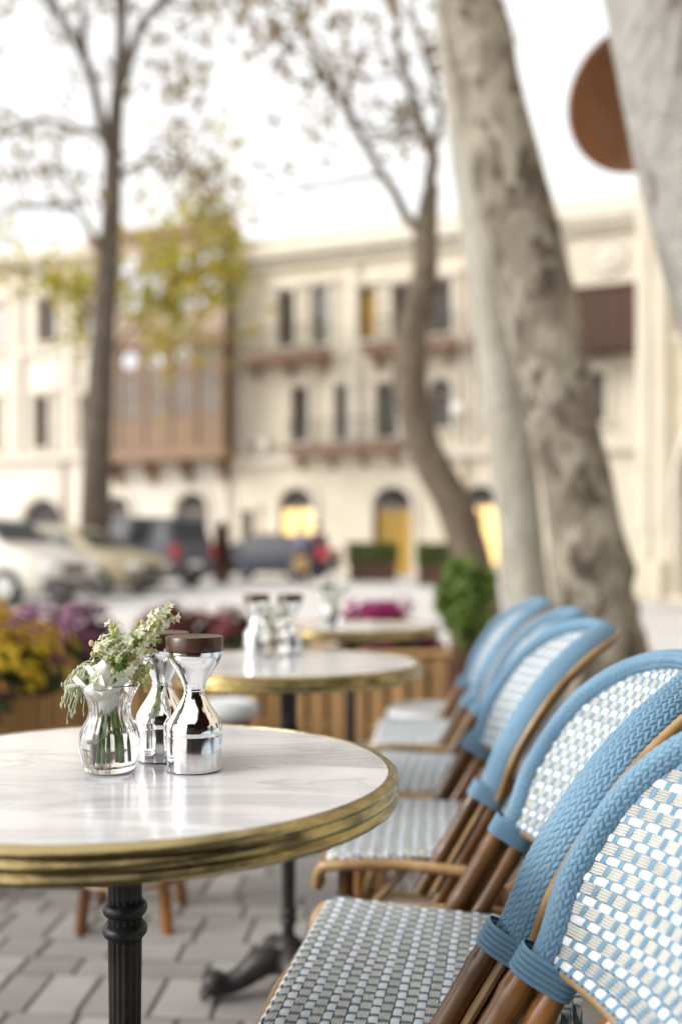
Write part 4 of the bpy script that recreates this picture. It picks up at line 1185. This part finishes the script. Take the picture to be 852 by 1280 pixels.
def petal(b, base, dirv, length, width, curl, rnd):
    dirv = dirv.normalized(); side = dirv.cross(V(0, 0, 1))
    if side.length < .01: side = V(1, 0, 0)
    side.normalize(); nrm = side.cross(dirv)
    rows = 6; vs = []; fs = []
    for i in range(rows + 1):
        t = i / rows
        wv = width * math.sin(PI * min(1, .12 + t * .86)) ** .8
        c = base + dirv * length * t + nrm * curl * t * t * length
        for k in (-1, -.5, 0, .5, 1):
            vs.append(c + side * wv * k * .5 + nrm * (abs(k) ** 2) * width * .18)
    for i in range(rows):
        for k in range(4):
            fs.append((i * 5 + k, i * 5 + k + 1, (i + 1) * 5 + k + 1, (i + 1) * 5 + k))
    b.add(vs, fs)

def bouquet():
    rnd = random.Random(77)
    root = thing('bouquet', 'white lilac sprig, white rose and drooping grass standing in the ribbed glass vase', 'flowers', (-.257, 1.082, TOPZ))
    # stems in the water
    s = MB()
    for (x0, y0, x1, y1, z1, r_) in [(-.010, .004, -.004, .0, .115, .0022), (.012, -.004, .006, .002, .12, .0026), (.004, .008, .002, .006, .11, .0018), (-.004, -.008, -.008, -.004, .10, .0017), (.000, -.004, .010, .0, .12, .0018), (.016, .004, .002, .004, .1, .0016)]:
        s.tube([(x0, y0, .013), (x0 * .9, y0, .045), (x0 * .4, y0 * .5, .07), (x1, y1, z1)], r_, 7)
    s.build('stem', M['stem'], root)
    s = MB(); s.tube([(-.014, -.003, .012), (-.011, -.002, .05), (-.004, 0, .075)], .0028, 7); s.build('woody_stem', M['stem_dark'], root)
    s = MB(); s.tube([(-.011, -.004, .032), (-.004, -.012, .037), (.004, -.016, .045), (.010, -.014, .047)], .0011, 6)
    for p in ((.004, -.016, .046), (.009, -.014, .049), (-.016, -.008, .034)):
        s.ball(p, (.003, .002, .0022), 8, 5)
    s.build('side_shoot', M['stem'], root)
    # white rose, opened, two outer petals lying over the rim
    rz = MB(); c = V(-.007, -.006, .089)
    for ring, (n, ln, wd, el, cu) in enumerate([(3, .028, .020, 84, -.25), (4, .036, .029, 74, -.12), (5, .040, .034, 58, .12), (5, .034, .034, 36, .05)]):
        for k in range(n):
            q = 2 * PI * k / n + ring * .7 + rnd.uniform(-.2, .2)
            e = R(el + rnd.uniform(-9, 9))
            petal(rz, c + V(math.cos(q), math.sin(q), 0) * (.002 + .002 * ring) - V(0, 0, .003 * ring), V(math.cos(q) * math.cos(e), math.sin(q) * math.cos(e), math.sin(e)), ln * rnd.uniform(.85, 1.1), wd * rnd.uniform(.85, 1.15), cu + rnd.uniform(-.1, .1), rnd)
    petal(rz, V(-.020, -.010, .094), V(-1, -.3, .28), .026, .020, -.3, rnd); petal(rz, V(-.002, -.024, .093), V(.2, -1, .2), .018, .022, -.4, rnd)
    rz.build('white_rose', M['petal'], root, True, 80)
    rb = MB()
    for k in range(9):
        q = 2 * PI * k / 9
        petal(rb, V(-.002 + math.cos(q) * .004, math.sin(q) * .004, .060), V(math.cos(q) * .5, math.sin(q) * .5, 1), .030, .016, .12, rnd)
    rb.build('rose_base', M['petal'], root, True, 80)
    # green leaf blade
    lf = MB(); petal(lf, V(.010, -.010, .088), V(.1, -.1, 1), .042, .014, -.1, rnd); petal(lf, V(.014, .0, .088), V(.35, .1, 1), .035, .010, .2, rnd)
    lf.build('leaf', M['stem'], root, True, 80)
    # lilac like panicle leaning to the right: branching stalks with four petalled florets and buds
    st, fl, bd = MB(), MB(), MB()
    axis = [V(.004, 0, .095), V(.014, .002, .118), (V(.030, .004, .140)), V(.048, .004, .160), V(.062, .004, .176)]
    st.tube(axis, [.0016, .0015, .0013, .0011, .0008], 6)
    lefts = [V(.004, 0, .095), V(.000, -.002, .120), V(-.002, -.002, .138), V(.008, -.002, .158)]
    st.tube(lefts, [.0014, .0012, .0010, .0007], 6)
    def along(path, t):
        f = t * (len(path) - 1); i = min(int(f), len(path) - 2)
        return path[i].lerp(path[i + 1], f - i)
    for path, n, sp in ((axis, 150, .027), (lefts, 92, .027)):
        for _ in range(n):
            t = rnd.uniform(.12, 1.0)
            p = along(path, t)
            off = V(rnd.gauss(0, 1), rnd.gauss(0, .8), rnd.gauss(.25, .8)).normalized() * sp * (1.1 - .62 * t) * rnd.uniform(.45, 1.05)
            e = p + off
            st.tube([p, p.lerp(e, .6) + V(0, 0, .002), e], [.0007, .0006, .0005], 5)
            if rnd.random() < .62:
                nrm = (off.normalized() + V(0, -.5, .3)).normalized()
                m_ = nrm.to_track_quat('Z', 'Y').to_matrix()
                sz = rnd.uniform(.0042, .0066); np_ = rnd.choice([4, 4, 5])
                for k in range(np_):
                    q = 2 * PI * k / np_ + rnd.uniform(0, .3)
                    a, b_ = V(math.cos(q), math.sin(q), 0), V(-math.sin(q), math.cos(q), 0)
                    pts = [V(0, 0, 0), a * sz * .5 + b_ * sz * .36 + V(0, 0, sz * .25), a * sz + b_ * sz * .15 + V(0, 0, sz * .32), a * sz - b_ * sz * .15 + V(0, 0, sz * .32), a * sz * .5 - b_ * sz * .36 + V(0, 0, sz * .25)]
                    fl.add([e + m_ @ v for v in pts], [(0, 1, 2, 3, 4)])
            else:
                s_ = rnd.uniform(.0016, .0030)
                bd.ball(tuple(e), (s_, s_, s_ * 1.3), 7, 5)
    for _ in range(14):          # ochre buds drooping at the right of the rim
        p = V(.036 + rnd.uniform(-.008, .012), rnd.uniform(-.01, .01), .098 + rnd.uniform(-.012, .022))
        bd.ball(tuple(p), (.0028, .0028, .0034), 7, 5); st.tube([(.012, 0, .1), (.026, 0, .116), tuple(p)], .0006, 5)
    st.build('stalks', M['stalk'], root); tag(fl.build('florets', M['blossom'], root, False), kind='stuff'); tag(bd.build('buds', M['bud'], root), kind='stuff')
    # drooping grass plume at the left
    g = MB(); seeds = MB()
    for k in range(30):
        reach = rnd.uniform(.020, .046); top = rnd.uniform(.108, .136); end = rnd.uniform(.060, .100); y = rnd.uniform(-.02, .016)
        p0, p1, p2, p3 = V(.0, 0, .085), V(-.008, y * .4, top), V(-.01 - reach * .7, y, top - .004), V(-.008 - reach, y, end)
        pts = [p0.lerp(p1, t).lerp(p1.lerp(p2, t), t).lerp(p1.lerp(p2, t).lerp(p2.lerp(p3, t), t), t) for t in [i / 9 for i in range(10)]]
        g.tube(pts, [.0006 + .0004 * (1 - i / 9) for i in range(10)], 4)
        for i in range(6, 10):
            c = pts[i] + V(rnd.uniform(-.0015, .0015), rnd.uniform(-.0015, .0015), rnd.uniform(-.003, .001))
            seeds.ball(tuple(c), (.0011, .0011, .003), 5, 4)
    g.build('grass_blades', M['grass'], root); tag(seeds.build('grass_seeds', M['grass'], root), kind='stuff')
    return root
bouquet()

def lily_bunch(label, loc, seed, h, spread, n):
    rnd = random.Random(seed)
    T = thing('bouquet', label, 'flowers', loc)
    st, pt, lv = MB(), MB(), MB()
    for k in range(n):
        q = 2 * PI * k / n
        e = V(math.cos(q) * spread, math.sin(q) * spread * .6, h * rnd.uniform(.75, 1.1))
        st.tube([(0, 0, .015), (e.x * .2, e.y * .2, .08), tuple(e)], .0022, 6)
        for j in range(6):
            a = 2 * PI * j / 6
            petal(pt, e, V(math.cos(a) * .7 + e.x * 4, math.sin(a) * .7 + e.y * 4, .75), .042, .018, -.4, rnd)
        petal(lv, e * .6 + V(0, 0, .03), V(math.cos(q + 1), math.sin(q + 1), .6), .05, .016, -.3, rnd)
    st.build('stem', M['stem'], T); pt.build('petals', M['petal'], T, True, 80); lv.build('leaf', M['stem'], T, True, 80)
lily_bunch('single white lily with a green leaf between the two shakers', (-.166, 2.36, TOPZ), 3, .115, .010, 2)
lily_bunch('white lilies with pale green leaves in the vase on the last table', (-.03, 3.50, TOPZ), 4, .17, .055, 5)

# ================================================================== WOVEN BISTRO CHAIRS  (local +x = front, z up)
LEAN = math.tan(R(29.4)); HW = .228; BULGE = .022
SEAT = .46
def sstep(a, c, v):
    t = max(0, min(1, (v - a) / (c - a))); return t * t * (3 - 2 * t)
def back_x(y, z):
    return -(z - SEAT) * LEAN - .082 * (1 - min(1.3, (y / HW) ** 2)) * sstep(.47, .64, z)
def back_p(y, z): return V(back_x(y, z), y, z)
def back_n(y, z):
    e = .002
    return V(1, -(back_x(y + e, z) - back_x(y - e, z)) / (2 * e), -(back_x(y, z + e) - back_x(y, z - e)) / (2 * e)).normalized()
Z0, ZA, AB, EX = .572, .676, .185, 3.05      # hoop bottom, spring of arch, arch rise, exponent
def hoop_half(z):
    if z <= ZA: return HW + BULGE * sstep(Z0, ZA, z)
    t = (z - ZA) / AB
    return (HW + BULGE) * max(0, 1 - t ** EX) ** (1 / EX) if t < 1 else 0
def hoop_path(ds):
    pts = []
    n = 400
    for i in range(n + 1):
        t = i / n
        L1 = (ZA - Z0)
        if t < .15: pts.append((-HW - BULGE * sstep(0, .15, t), Z0 + L1 * t / .15))
        elif t > .85: pts.append((HW + BULGE * sstep(0, .15, 1 - t), Z0 + L1 * (1 - t) / .15))
        else:
            q = PI * (1 - (t - .15) / .7)
            c, s = math.cos(q), math.sin(q)
            pts.append(((HW + BULGE) * math.copysign(abs(c) ** (2 / EX), c), ZA + AB * abs(s) ** (2 / EX)))
    P = [back_p(*p) for p in pts]
    acc = [0]
    for a, c in zip(P, P[1:]): acc.append(acc[-1] + (c - a).length)
    N = int(acc[-1] / ds); res = []; j = 0
    for i in range(N + 1):
        s = acc[-1] * i / N
        while j < len(acc) - 2 and acc[j + 1] < s: j += 1
        f = (s - acc[j]) / max(1e-9, acc[j + 1] - acc[j])
        y, z = pts[j][0] + (pts[j + 1][0] - pts[j][0]) * f, pts[j][1] + (pts[j + 1][1] - pts[j][1]) * f
        res.append((y, z))
    C_ = [back_p(*p) for p in res]; fr = []
    for i in range(N + 1):
        T_ = (C_[min(N, i + 1)] - C_[max(0, i - 1)]).normalized()
        n_ = back_n(*res[i]); n_ = (n_ - T_ * n_.dot(T_)).normalized()
        O_ = n_.cross(T_)
        mid = V(back_x(0, .68), 0, .68)
        if O_.dot(C_[i] - mid) < 0: O_ = -O_
        fr.append((C_[i], T_, O_, n_))
    return fr
HA, HB = .0145, .0240
def hoop_pt(f, th, k=1.0, lift=0.0):
    c, T_, O_, n_ = f
    p = O_ * (HA * math.cos(th) * k) + n_ * (HB * math.sin(th) * k)
    nn = (O_ * (math.cos(th) / HA) + n_ * (math.sin(th) / HB)).normalized()
    return c + p + nn * lift

def build_hoop(parent):
    ds = .0028
    fr = hoop_path(ds)
    N = len(fr)
    th0, th1 = R(-58), R(238)
    core = MB(); m = 20
    vs = [hoop_pt(f, th0 + (th1 - th0) * j / m, .97) for f in fr[::3] for j in range(m + 1)]
    n3 = len(fr[::3])
    core.add(vs, [(i * (m + 1) + j, i * (m + 1) + j + 1, (i + 1) * (m + 1) + j + 1, (i + 1) * (m + 1) + j) for i in range(n3 - 1) for j in range(m)])
    co = core.build('hoop', M['blue_core'], parent)
    # twill of flat strands: staggered pillows over the whole wrap
    cols = 21
    # equal arc steps round the oval
    tab = [0]; K = 200
    for i in range(K):
        a0, a1 = th0 + (th1 - th0) * i / K, th0 + (th1 - th0) * (i + 1) / K
        am = (a0 + a1) / 2
        tab.append(tab[-1] + math.hypot(HA * math.sin(am), HB * math.cos(am)) * (a1 - a0))
    def th_at(u):
        s = u * tab[-1]
        for i in range(K):
            if tab[i + 1] >= s:
                return th0 + (th1 - th0) * (i + (s - tab[i]) / (tab[i + 1] - tab[i])) / K
        return th1
    ths = [[th_at(min(1, max(0, (c + .5 + q * .62) / cols))) for q in (-1, -.5, 0, .5, 1)] for c in range(cols)]
    wv = MB(); pit = 3.8       # pillow length in steps of ds
    def fr_at(x):
        x = max(0, min(N - 1.001, x)); i = int(x); t = x - i
        a, b_ = fr[i], fr[min(N - 1, i + 1)]
        return tuple(a[k].lerp(b_[k], t) for k in range(4))
    rnd = random.Random(2)
    for c in range(cols):
        ph = (c % 2) * pit / 2
        x = -pit + ph
        while x < N:
            x0, x1 = x - .35, x + pit * 1.12
            if x1 > .5 and x0 < N - 1:
                vs, fs = [], []
                shear = 1.25 if c % 2 else -1.25
                jit = rnd.uniform(-.0002, .0002)
                for i, (t, hz) in enumerate(((0, -.0013), (.18, -.0002), (.5, .0006), (.86, .0009), (1, -.0010))):
                    for k in range(5):
                        q = (-1, -.5, 0, .5, 1)[k]
                        f = fr_at(x0 + (x1 - x0) * t + shear * q)
                        vs.append(hoop_pt(f, ths[c][k], 1.0, hz - .0011 * q * q + jit + .0008))
                for i in range(4):
                    for k in range(4):
                        fs.append((i * 5 + k, i * 5 + k + 1, i * 5 + k + 6, i * 5 + k + 5))
                wv.add(vs, fs)
            x += pit
    o = wv.build('hoop_weave', M['blue'], co, True, 80); tag(o, kind='stuff')
    # rattan rims at the open rear side and the core pole between them
    for th, r_ in ((th0 - .12, .0072), (th1 + .12, .0062)):
        b = MB(); b.tube([hoop_pt(f, th, .98) for f in fr[::4]], r_, 10); b.build('rattan_rim', M['honey'], parent)
    b = MB(); b.tube([hoop_pt(f, R(270), .45) for f in fr[::4]], .011, 10); b.build('core_pole', M['rattan'], parent)

def ribbon(b, pts, sides, nrms, width, crown, n=4):
    vs, fs = [], []
    for p, s, nn in zip(pts, sides, nrms):
        for k in range(n + 1):
            q = 2 * k / n - 1
            vs.append(p + s * (q * width / 2) + nn * (crown * (1 - q * q) - crown * .5))
    m = n + 1
    for i in range(len(pts) - 1):
        for k in range(n):
            fs.append((i * m + k, i * m + k + 1, (i + 1) * m + k + 1, (i + 1) * m + k))
    b.add(vs, fs)

def weave(parent, holder_name, surf, normal, side_u, side_w, rows, lim, warps, wlim, pitch, wwarp, h, warp_mat, du, separate, back=None):
    """rows: (w, width, kind); weft follows u at fixed w, warps follow w at fixed u"""
    groups = {}
    wr = random.Random(len(rows))
    def emit(name, b, m):
        if separate:
            b.build(name, m, back, True, 80)
        else:
            g = groups.setdefault((name, m.name), (MB(), m)); g[0].add(b.v, b.f)
    for i, (wc, width, kind) in enumerate(rows):
        l0, l1 = lim(wc)
        if l1 - l0 < .02: continue
        strands = [(wc, width * .97, 'white')] if kind == 'w' else [(wc + width * (k - 1.5) / 4, width / 4 * 1.0, 'beige') for k in range(4)]
        b = MB(); lift = wr.uniform(-.00025, .00030); ph1, ph2 = wr.uniform(0, 6), wr.uniform(0, 6)
        for (wq, wd, mm) in strands:
            wd *= wr.uniform(.96, 1.03)
            n = max(4, int((l1 - l0) / du)); us = [l0 + (l1 - l0) * j / n for j in range(n + 1)]
            pts, sd, nm = [], [], []
            for u in us:
                nn = normal(u, wq)
                c = math.cos(PI * (u / pitch + i))
                pts.append(surf(u, wq + .00045 * math.sin(u * 38 + ph1)) + nn * (h * math.copysign(abs(c) ** .4, c) * (1 + .25 * math.sin(u * 61 + ph2)) + lift))
                sd.append(side_w(u, wq)); nm.append(nn)
            ribbon(b, pts, sd, nm, wd, .0007 if kind == 'w' else .0007, 4 if kind == 'w' else 3)
        emit('white_strand' if kind == 'w' else 'beige_strand', b, M['white'] if kind == 'w' else M['beige'])
    for k in warps:
        u = k * pitch
        w0, w1 = wlim(u)
        if w1 - w0 < .02: continue
        ws, offs = [], []
        b = MB(); pts, sd, nm = [], [], []
        n = max(6, int((w1 - w0) / .0026))
        for j in range(n + 1):
            wq = w0 + (w1 - w0) * j / n
            # fractional row index
            f = 0
            for i in range(len(rows) - 1):
                if rows[i][0] <= wq <= rows[i + 1][0]:
                    f = i + (wq - rows[i][0]) / (rows[i + 1][0] - rows[i][0]); break
            else:
                f = 0 if wq < rows[0][0] else len(rows) - 1
            nn = normal(u, wq)
            pts.append(surf(u, wq) + nn * (-h * .7 * math.cos(PI * (f + k)))); sd.append(side_u(u, wq)); nm.append(nn)
        ribbon(b, pts, sd, nm, wwarp, .0008, 2)
        emit('blue_strand', b, warp_mat)
    for (name, _), (g, m) in groups.items():
        tag(g.build(name + 's', m, back, True, 80), kind='stuff')

def build_panel(parent, separate):
    rows = []; z = Z0 + .012; i = 0
    while z < ZA + AB - .012:
        wd = .0096 if i % 2 == 0 else .0120
        rows.append((z + wd * .913 / 2, wd * .95, 'w' if i % 2 == 0 else 'b')); z += wd * .913 + .0003; i += 1
    def lim(z): q = hoop_half(z) - .010; return (-q, q)
    def wlim(u):
        if abs(u) > HW + BULGE - .012: return (0, 0)
        t = max(0, 1 - (abs(u) / (HW + BULGE)) ** EX) ** (1 / EX); return (Z0 + .010 if abs(u) < HW - .008 else Z0 + .06, ZA + AB * t - .010)
    surf = lambda u, z_: back_p(u, z_) + back_n(u, z_) * .008
    sw = lambda u, z_: (back_p(u, z_ + .002) - back_p(u, z_ - .002)).normalized()
    su = lambda u, z_: (back_p(u + .002, z_) - back_p(u - .002, z_)).normalized()
    bk = MB(); bk.tube([back_p(-HW + .02 + (2 * HW - .04) * k / 16, Z0 + .012) + back_n(0, .6) * -.003 for k in range(17)], .0075, 10)
    back = bk.build('back_panel', M['honey'], parent)
    pitch = .0100
    K = int((HW + BULGE - .012) / pitch)
    weave(parent, 'back_panel', surf, back_n, su, sw, rows, lim, range(-K, K + 1), wlim, pitch, .0064, .00090, M['blue_warp'], pitch / 8, separate, back)

RFR = .212; RR_ = .020
def seat_hw(p):
    if p < 0: return .196 * math.sqrt(max(0, 1 - (p / .175) ** 2))
    if p < .19: return .196 + .028 * p / .19
    return .224 - .034 * ((p - .19) / .10) ** 2
def seat_surf(u, p):
    if p <= RFR: x, z, nx, nz = p, SEAT, 0, 1
    else:
        a = (p - RFR) / RR_
        if a < PI / 2: x, z, nx, nz = RFR + RR_ * math.sin(a), SEAT - RR_ * (1 - math.cos(a)), math.sin(a), math.cos(a)
        else: x, z, nx, nz = RFR + RR_, SEAT - RR_ - (a - PI / 2) * RR_, 1, 0
    q = seat_hw(p); e = max(0, abs(u) - (q - .014)) / .014
    drop = .012 * (1 - math.sqrt(max(0, 1 - min(1, e) ** 2)))
    return V(x, u, z - drop), V(nx, math.copysign(.9 * min(1, e) ** 2, u), nz + .02).normalized()

def build_seat(parent, separate):
    rows = []; p = -.150; i = 0
    while p < RFR + RR_ * PI / 2 + .020:
        wd = .0118 if i % 2 == 0 else .0142
        rows.append((p + wd / 2, wd * .96, 'w' if i % 2 == 0 else 'b')); p += wd + .0003; i += 1
    pend = rows[-1][0]
    lim = lambda p_: (-seat_hw(p_), seat_hw(p_))
    def wlim(u):
        ps = [-.15 + k * .004 for k in range(int((pend + .15) / .004) + 1)]
        ok = [q for q in ps if seat_hw(q) > abs(u) + .002]
        return (ok[0], ok[-1]) if ok else (0, 0)
    surf = lambda u, p_: seat_surf(u, p_)[0]
    nrm = lambda u, p_: seat_surf(u, p_)[1]
    sw = lambda u, p_: (surf(u, p_ + .002) - surf(u, p_ - .002)).normalized()
    su = lambda u, p_: (surf(u + .001, p_) - surf(u - .001, p_)).normalized()
    c = MB(); ps = [-.150 + .362 * k / 26 for k in range(27)]
    out = [(q, seat_hw(q) - .008) for q in ps]
    ring = [(q, h_) for q, h_ in out] + [(q, -h_) for q, h_ in reversed(out)]
    n = len(ring)
    c.add([(q, h_, SEAT - .006) for q, h_ in ring] + [(q, h_, SEAT - .036) for q, h_ in ring], [tuple(range(n))[::-1], tuple(range(n, 2 * n))] + [(k, (k + 1) % n, n + (k + 1) % n, n + k) for k in range(n)])
    seat = c.build('seat', M['slate'], parent, False)
    pitch = .0115
    K = int(.228 / pitch)
    weave(parent, 'seat', surf, nrm, su, sw, rows, lim, range(-K, K + 1), wlim, pitch, .0044, .0009, M['slate'], pitch / 6, separate, seat)

def binding(parent, c, axis, front, a, b_, n=5, h=.0062, name='binding'):
    """turns of flat blue strand round a pair of poles; a, b_ half sizes"""
    axis = axis.normalized(); front = (front - axis * front.dot(axis)).normalized(); side = axis.cross(front)
    holder = None
    for k in range(n):
        m = MB(); vs, fs = [], []
        zc = (k - (n - 1) / 2) * h
        S = 28
        for (dz, lift) in ((-h * .49, -.0012), (-h * .3, .0004), (0, .0009), (h * .3, .0004), (h * .49, -.0012)):
            for j in range(S):
                q = 2 * PI * j / S
                cx = math.copysign(abs(math.cos(q)) ** .7, math.cos(q)); sy = math.copysign(abs(math.sin(q)) ** .7, math.sin(q))
                vs.append(c + axis * (zc + dz) + front * (a + lift) * cx + side * (b_ + lift) * sy)
        for i in range(4):
            for j in range(S):
                fs.append((i * S + j, i * S + (j + 1) % S, (i + 1) * S + (j + 1) % S, (i + 1) * S + j))
        m.add(vs, fs)
        o = m.build(name if holder is None else 'strand_turn', M['blue'], parent if holder is None else holder, True, 70)
        holder = holder or o

def build_frame(parent):
    up = V(-LEAN, 0, 1).normalized()
    frw = V(1, 0, LEAN).normalized()
    for s in (-1, 1):
        c0 = V(0, s * HW, SEAT)
        base = lambda z: V(-(z - SEAT) * LEAN, s * HW, z)
        for off, r_ in ((.0180, .0145), (-.0180, .0145)):
            b = MB(); pts = [base(.385 + (.580 - .385) * k / 20) + frw * off for k in range(21)]
            b.tube(pts, [r_ * (1 + {6: .05, 7: .13, 8: .05, 15: .04, 16: .11, 17: .04}.get(k, 0) + random.uniform(-.012, .012)) for k in range(21)], 14); b.build('upright_pole', M['rattan'], parent)
        b = MB(); b.tube([base(z) + frw * 0 + V(0, s * .011, 0) for z in (.40, .47, .54, .585)], .0058, 8); b.build('reed', M['honey'], parent)
        binding(parent, base(Z0 + .002), up, frw, .0350, .0190)
        # back support pole under the woven panel
        b = MB(); y = s * .125; b.tube([back_p(y, .588) - back_n(y, .588) * .014, back_p(y, .53) - back_n(y, .53) * .012, V(-.10, y, .44)], .0115, 10); b.build('support_pole', M['rattan'], parent)
        # rear leg, front leg
        b = MB(); b.tube([(-.075, s * .160, .445), (-.10, s * .172, .22), (-.135, s * .186, 0)], [.015, .0145, .0135], 12); b.build('leg', M['rattan'], parent)
        b = MB(); b.tube([(.195, s * .195, .440), (.205, s * .200, .22), (.222, s * .208, 0)], [.0155, .015, .0135], 12); b.build('leg', M['rattan'], parent)
        binding(parent, V(.1985, s * .1967, .36), V(.02, 0, -1), V(1, 0, 0), .0172, .0172, 5, .006, 'leg_binding')
        # side rail of bent honey rattan with a hooked front end and an eye round the upright
        b = MB(); pts = [(-.055, s * .246, SEAT - .022), (-.02, s * .248, SEAT - .020), (.03, s * .240, SEAT - .018), (.08, s * .228, SEAT - .018), (.14, s * .232, SEAT - .018), (.20, s * .236, SEAT - .019), (.236, s * .230, SEAT - .024), (.246, s * .220, SEAT - .040), (.249, s * .214, SEAT - .068)]
        P = []
        for i in range(len(pts) - 1):
            for k in range(4): P.append(V(*pts[i]).lerp(V(*pts[i + 1]), k / 4))
        P.append(V(*pts[-1])); b.tube(P, .0105, 10); b.build('side_rail', M['honey'], parent)
        b = MB(); b.tube([(-.1, s * .173, .20), (.04, s * .188, .19), (.205, s * .200, .20)], .009, 8); b.build('stretcher', M['honey'], parent)
        b = MB(); b.tube([(.20, s * .198, .22), (.16, s * .19, .34), (.08, s * .185, .43)], .0085, 8); b.build('brace', M['honey'], parent)
    b = MB(); b.tube([(.21, -.20, .16), (.21, 0, .165), (.21, .20, .16)], .009, 8); b.build('stretcher', M['honey'], parent)
    b = MB(); b.tube([(.245, -.20, SEAT - .062), (.255, 0, SEAT - .062), (.245, .20, SEAT - .062)], .0105, 10); b.build('front_rail', M['honey'], parent)

def make_chair(separate):
    T = thing('bistro_chair', '', 'chair', group='blue rimmed bistro chairs in a row')
    build_seat(T, separate); build_panel(T, separate); build_hoop(T); build_frame(T)
    return T
def place_chair(o, bx, by, phi, label):
    p = R(phi); f = V(-math.cos(p), math.sin(p), 0)
    o.location = V(bx, by, 0) + f * (.114 * LEAN)
    o.rotation_euler = (0, 0, PI - p)
    tag(o, label)
ca = make_chair(True)
place_chair(ca, .185, .780, 6.7, 'woven bistro chair whose woven back is seen closest, seat out of view')
cb = copy_tree(ca); place_chair(cb, .227, 1.297, 10.2, 'woven bistro chair drawn up to the marble table with the vase, patterned seat in view')
cc = make_chair(False)
place_chair(cc, .288, 1.992, 5.5, 'woven bistro chair third in the row, its honey rattan rear rim showing')
cd = copy_tree(cc); place_chair(cd, .362, 2.496, 9, 'woven bistro chair fourth in the row, tucked between two others')
ce = copy_tree(cc); place_chair(ce, .408, 3.102, 5.5, 'woven bistro chair last in the row towards the slatted planter')

# ---- big brown sunshade added out of view, darkens the steel reflections
PS = thing('added_parasol', 'large dark brown sunshade added out of view to darken reflections in the steel shakers', 'added_parasol', (1.75, -.55, 0))
MB().tube([(0, 0, .05), (0, 0, 3.05)], .028, 12).build('pole', M['wood_dark'], PS)
b = MB(); b.lathe([(.3, 0), (.3, .06), (.06, .09), (.05, .3)], 24); b.build('base', M['iron'], PS)
n = 8; rad = 1.6
for k in range(n):
    q0, q1 = 2 * PI * k / n, 2 * PI * (k + 1) / n
    p0, p1, t_ = V(rad * math.cos(q0), rad * math.sin(q0), 2.42), V(rad * math.cos(q1), rad * math.sin(q1), 2.42), V(0, 0, 3.0)
    m0, m1 = t_.lerp(p0, .55) + V(0, 0, .02), t_.lerp(p1, .55) + V(0, 0, .02)
    mid = (p0 + p1) / 2 + V(0, 0, -.03)
    MB().add([t_, m0, m1, p0, mid, p1, p0 - V(0, 0, .16), mid - V(0, 0, .16), p1 - V(0, 0, .16)], [(0, 1, 2), (1, 3, 4), (1, 4, 2), (2, 4, 5), (3, 6, 7, 4), (4, 7, 8, 5)]).build('canopy_panel', M['awning'], PS, False)
    MB().tube([t_ - V(0, 0, .03), m0 - V(0, 0, .03), p0 - V(0, 0, .03)], .011, 6).build('rib', M['wood_dark'], PS)

# ================================================================== ROUND STOOLS
def make_stool():
    T = thing('stool', '', 'stool', group='round white woven stools')
    rr = .15
    b = MB(); b.lathe(smooth_prof([(rr - .02, SEAT - .05), (rr - .004, SEAT - .045), (rr, SEAT - .025), (rr - .006, SEAT - .006), (rr - .03, SEAT), (.02, SEAT + .002)], 4), 40)
    st = b.build('seat', M['white'], T)
    for k in range(9):
        r_ = .016 + k * .0145
        q = MB(); q.tube([(r_ * math.cos(2 * PI * j / 32), r_ * math.sin(2 * PI * j / 32), SEAT + .001) for j in range(33)], .0055, 6, False)
        q.build('woven_ring', M['beige'] if k % 3 == 2 else M['white'], st)
    for k in range(4):
        q = PI / 4 + k * PI / 2
        b = MB(); b.tube([(math.cos(q) * .11, math.sin(q) * .11, SEAT - .05), (math.cos(q) * .165, math.sin(q) * .165, 0)], [.019, .017], 12); b.build('leg', M['rattan'], T)
    b = MB(); b.tube([(.152 * math.cos(2 * PI * j / 32), .152 * math.sin(2 * PI * j / 32), .13) for j in range(33)], .008, 8, False); b.build('foot_ring', M['honey'], T)
    return T
s1 = make_stool(); s1.location = (-.58, 2.72, 0); tag(s1, 'round woven stool with rattan legs, mostly hidden under the front marble table', 'stool')
s2 = copy_tree(s1); s2.location = (-.455, 3.66, 0); s2.rotation_euler.z = .4; tag(s2, 'round white woven stool between the second table and the red chrysanthemums')
s3 = copy_tree(s1); s3.location = (.315, 3.56, 0); s3.rotation_euler.z = .2; tag(s3, 'round white woven stool just past the last chair, by the last table')
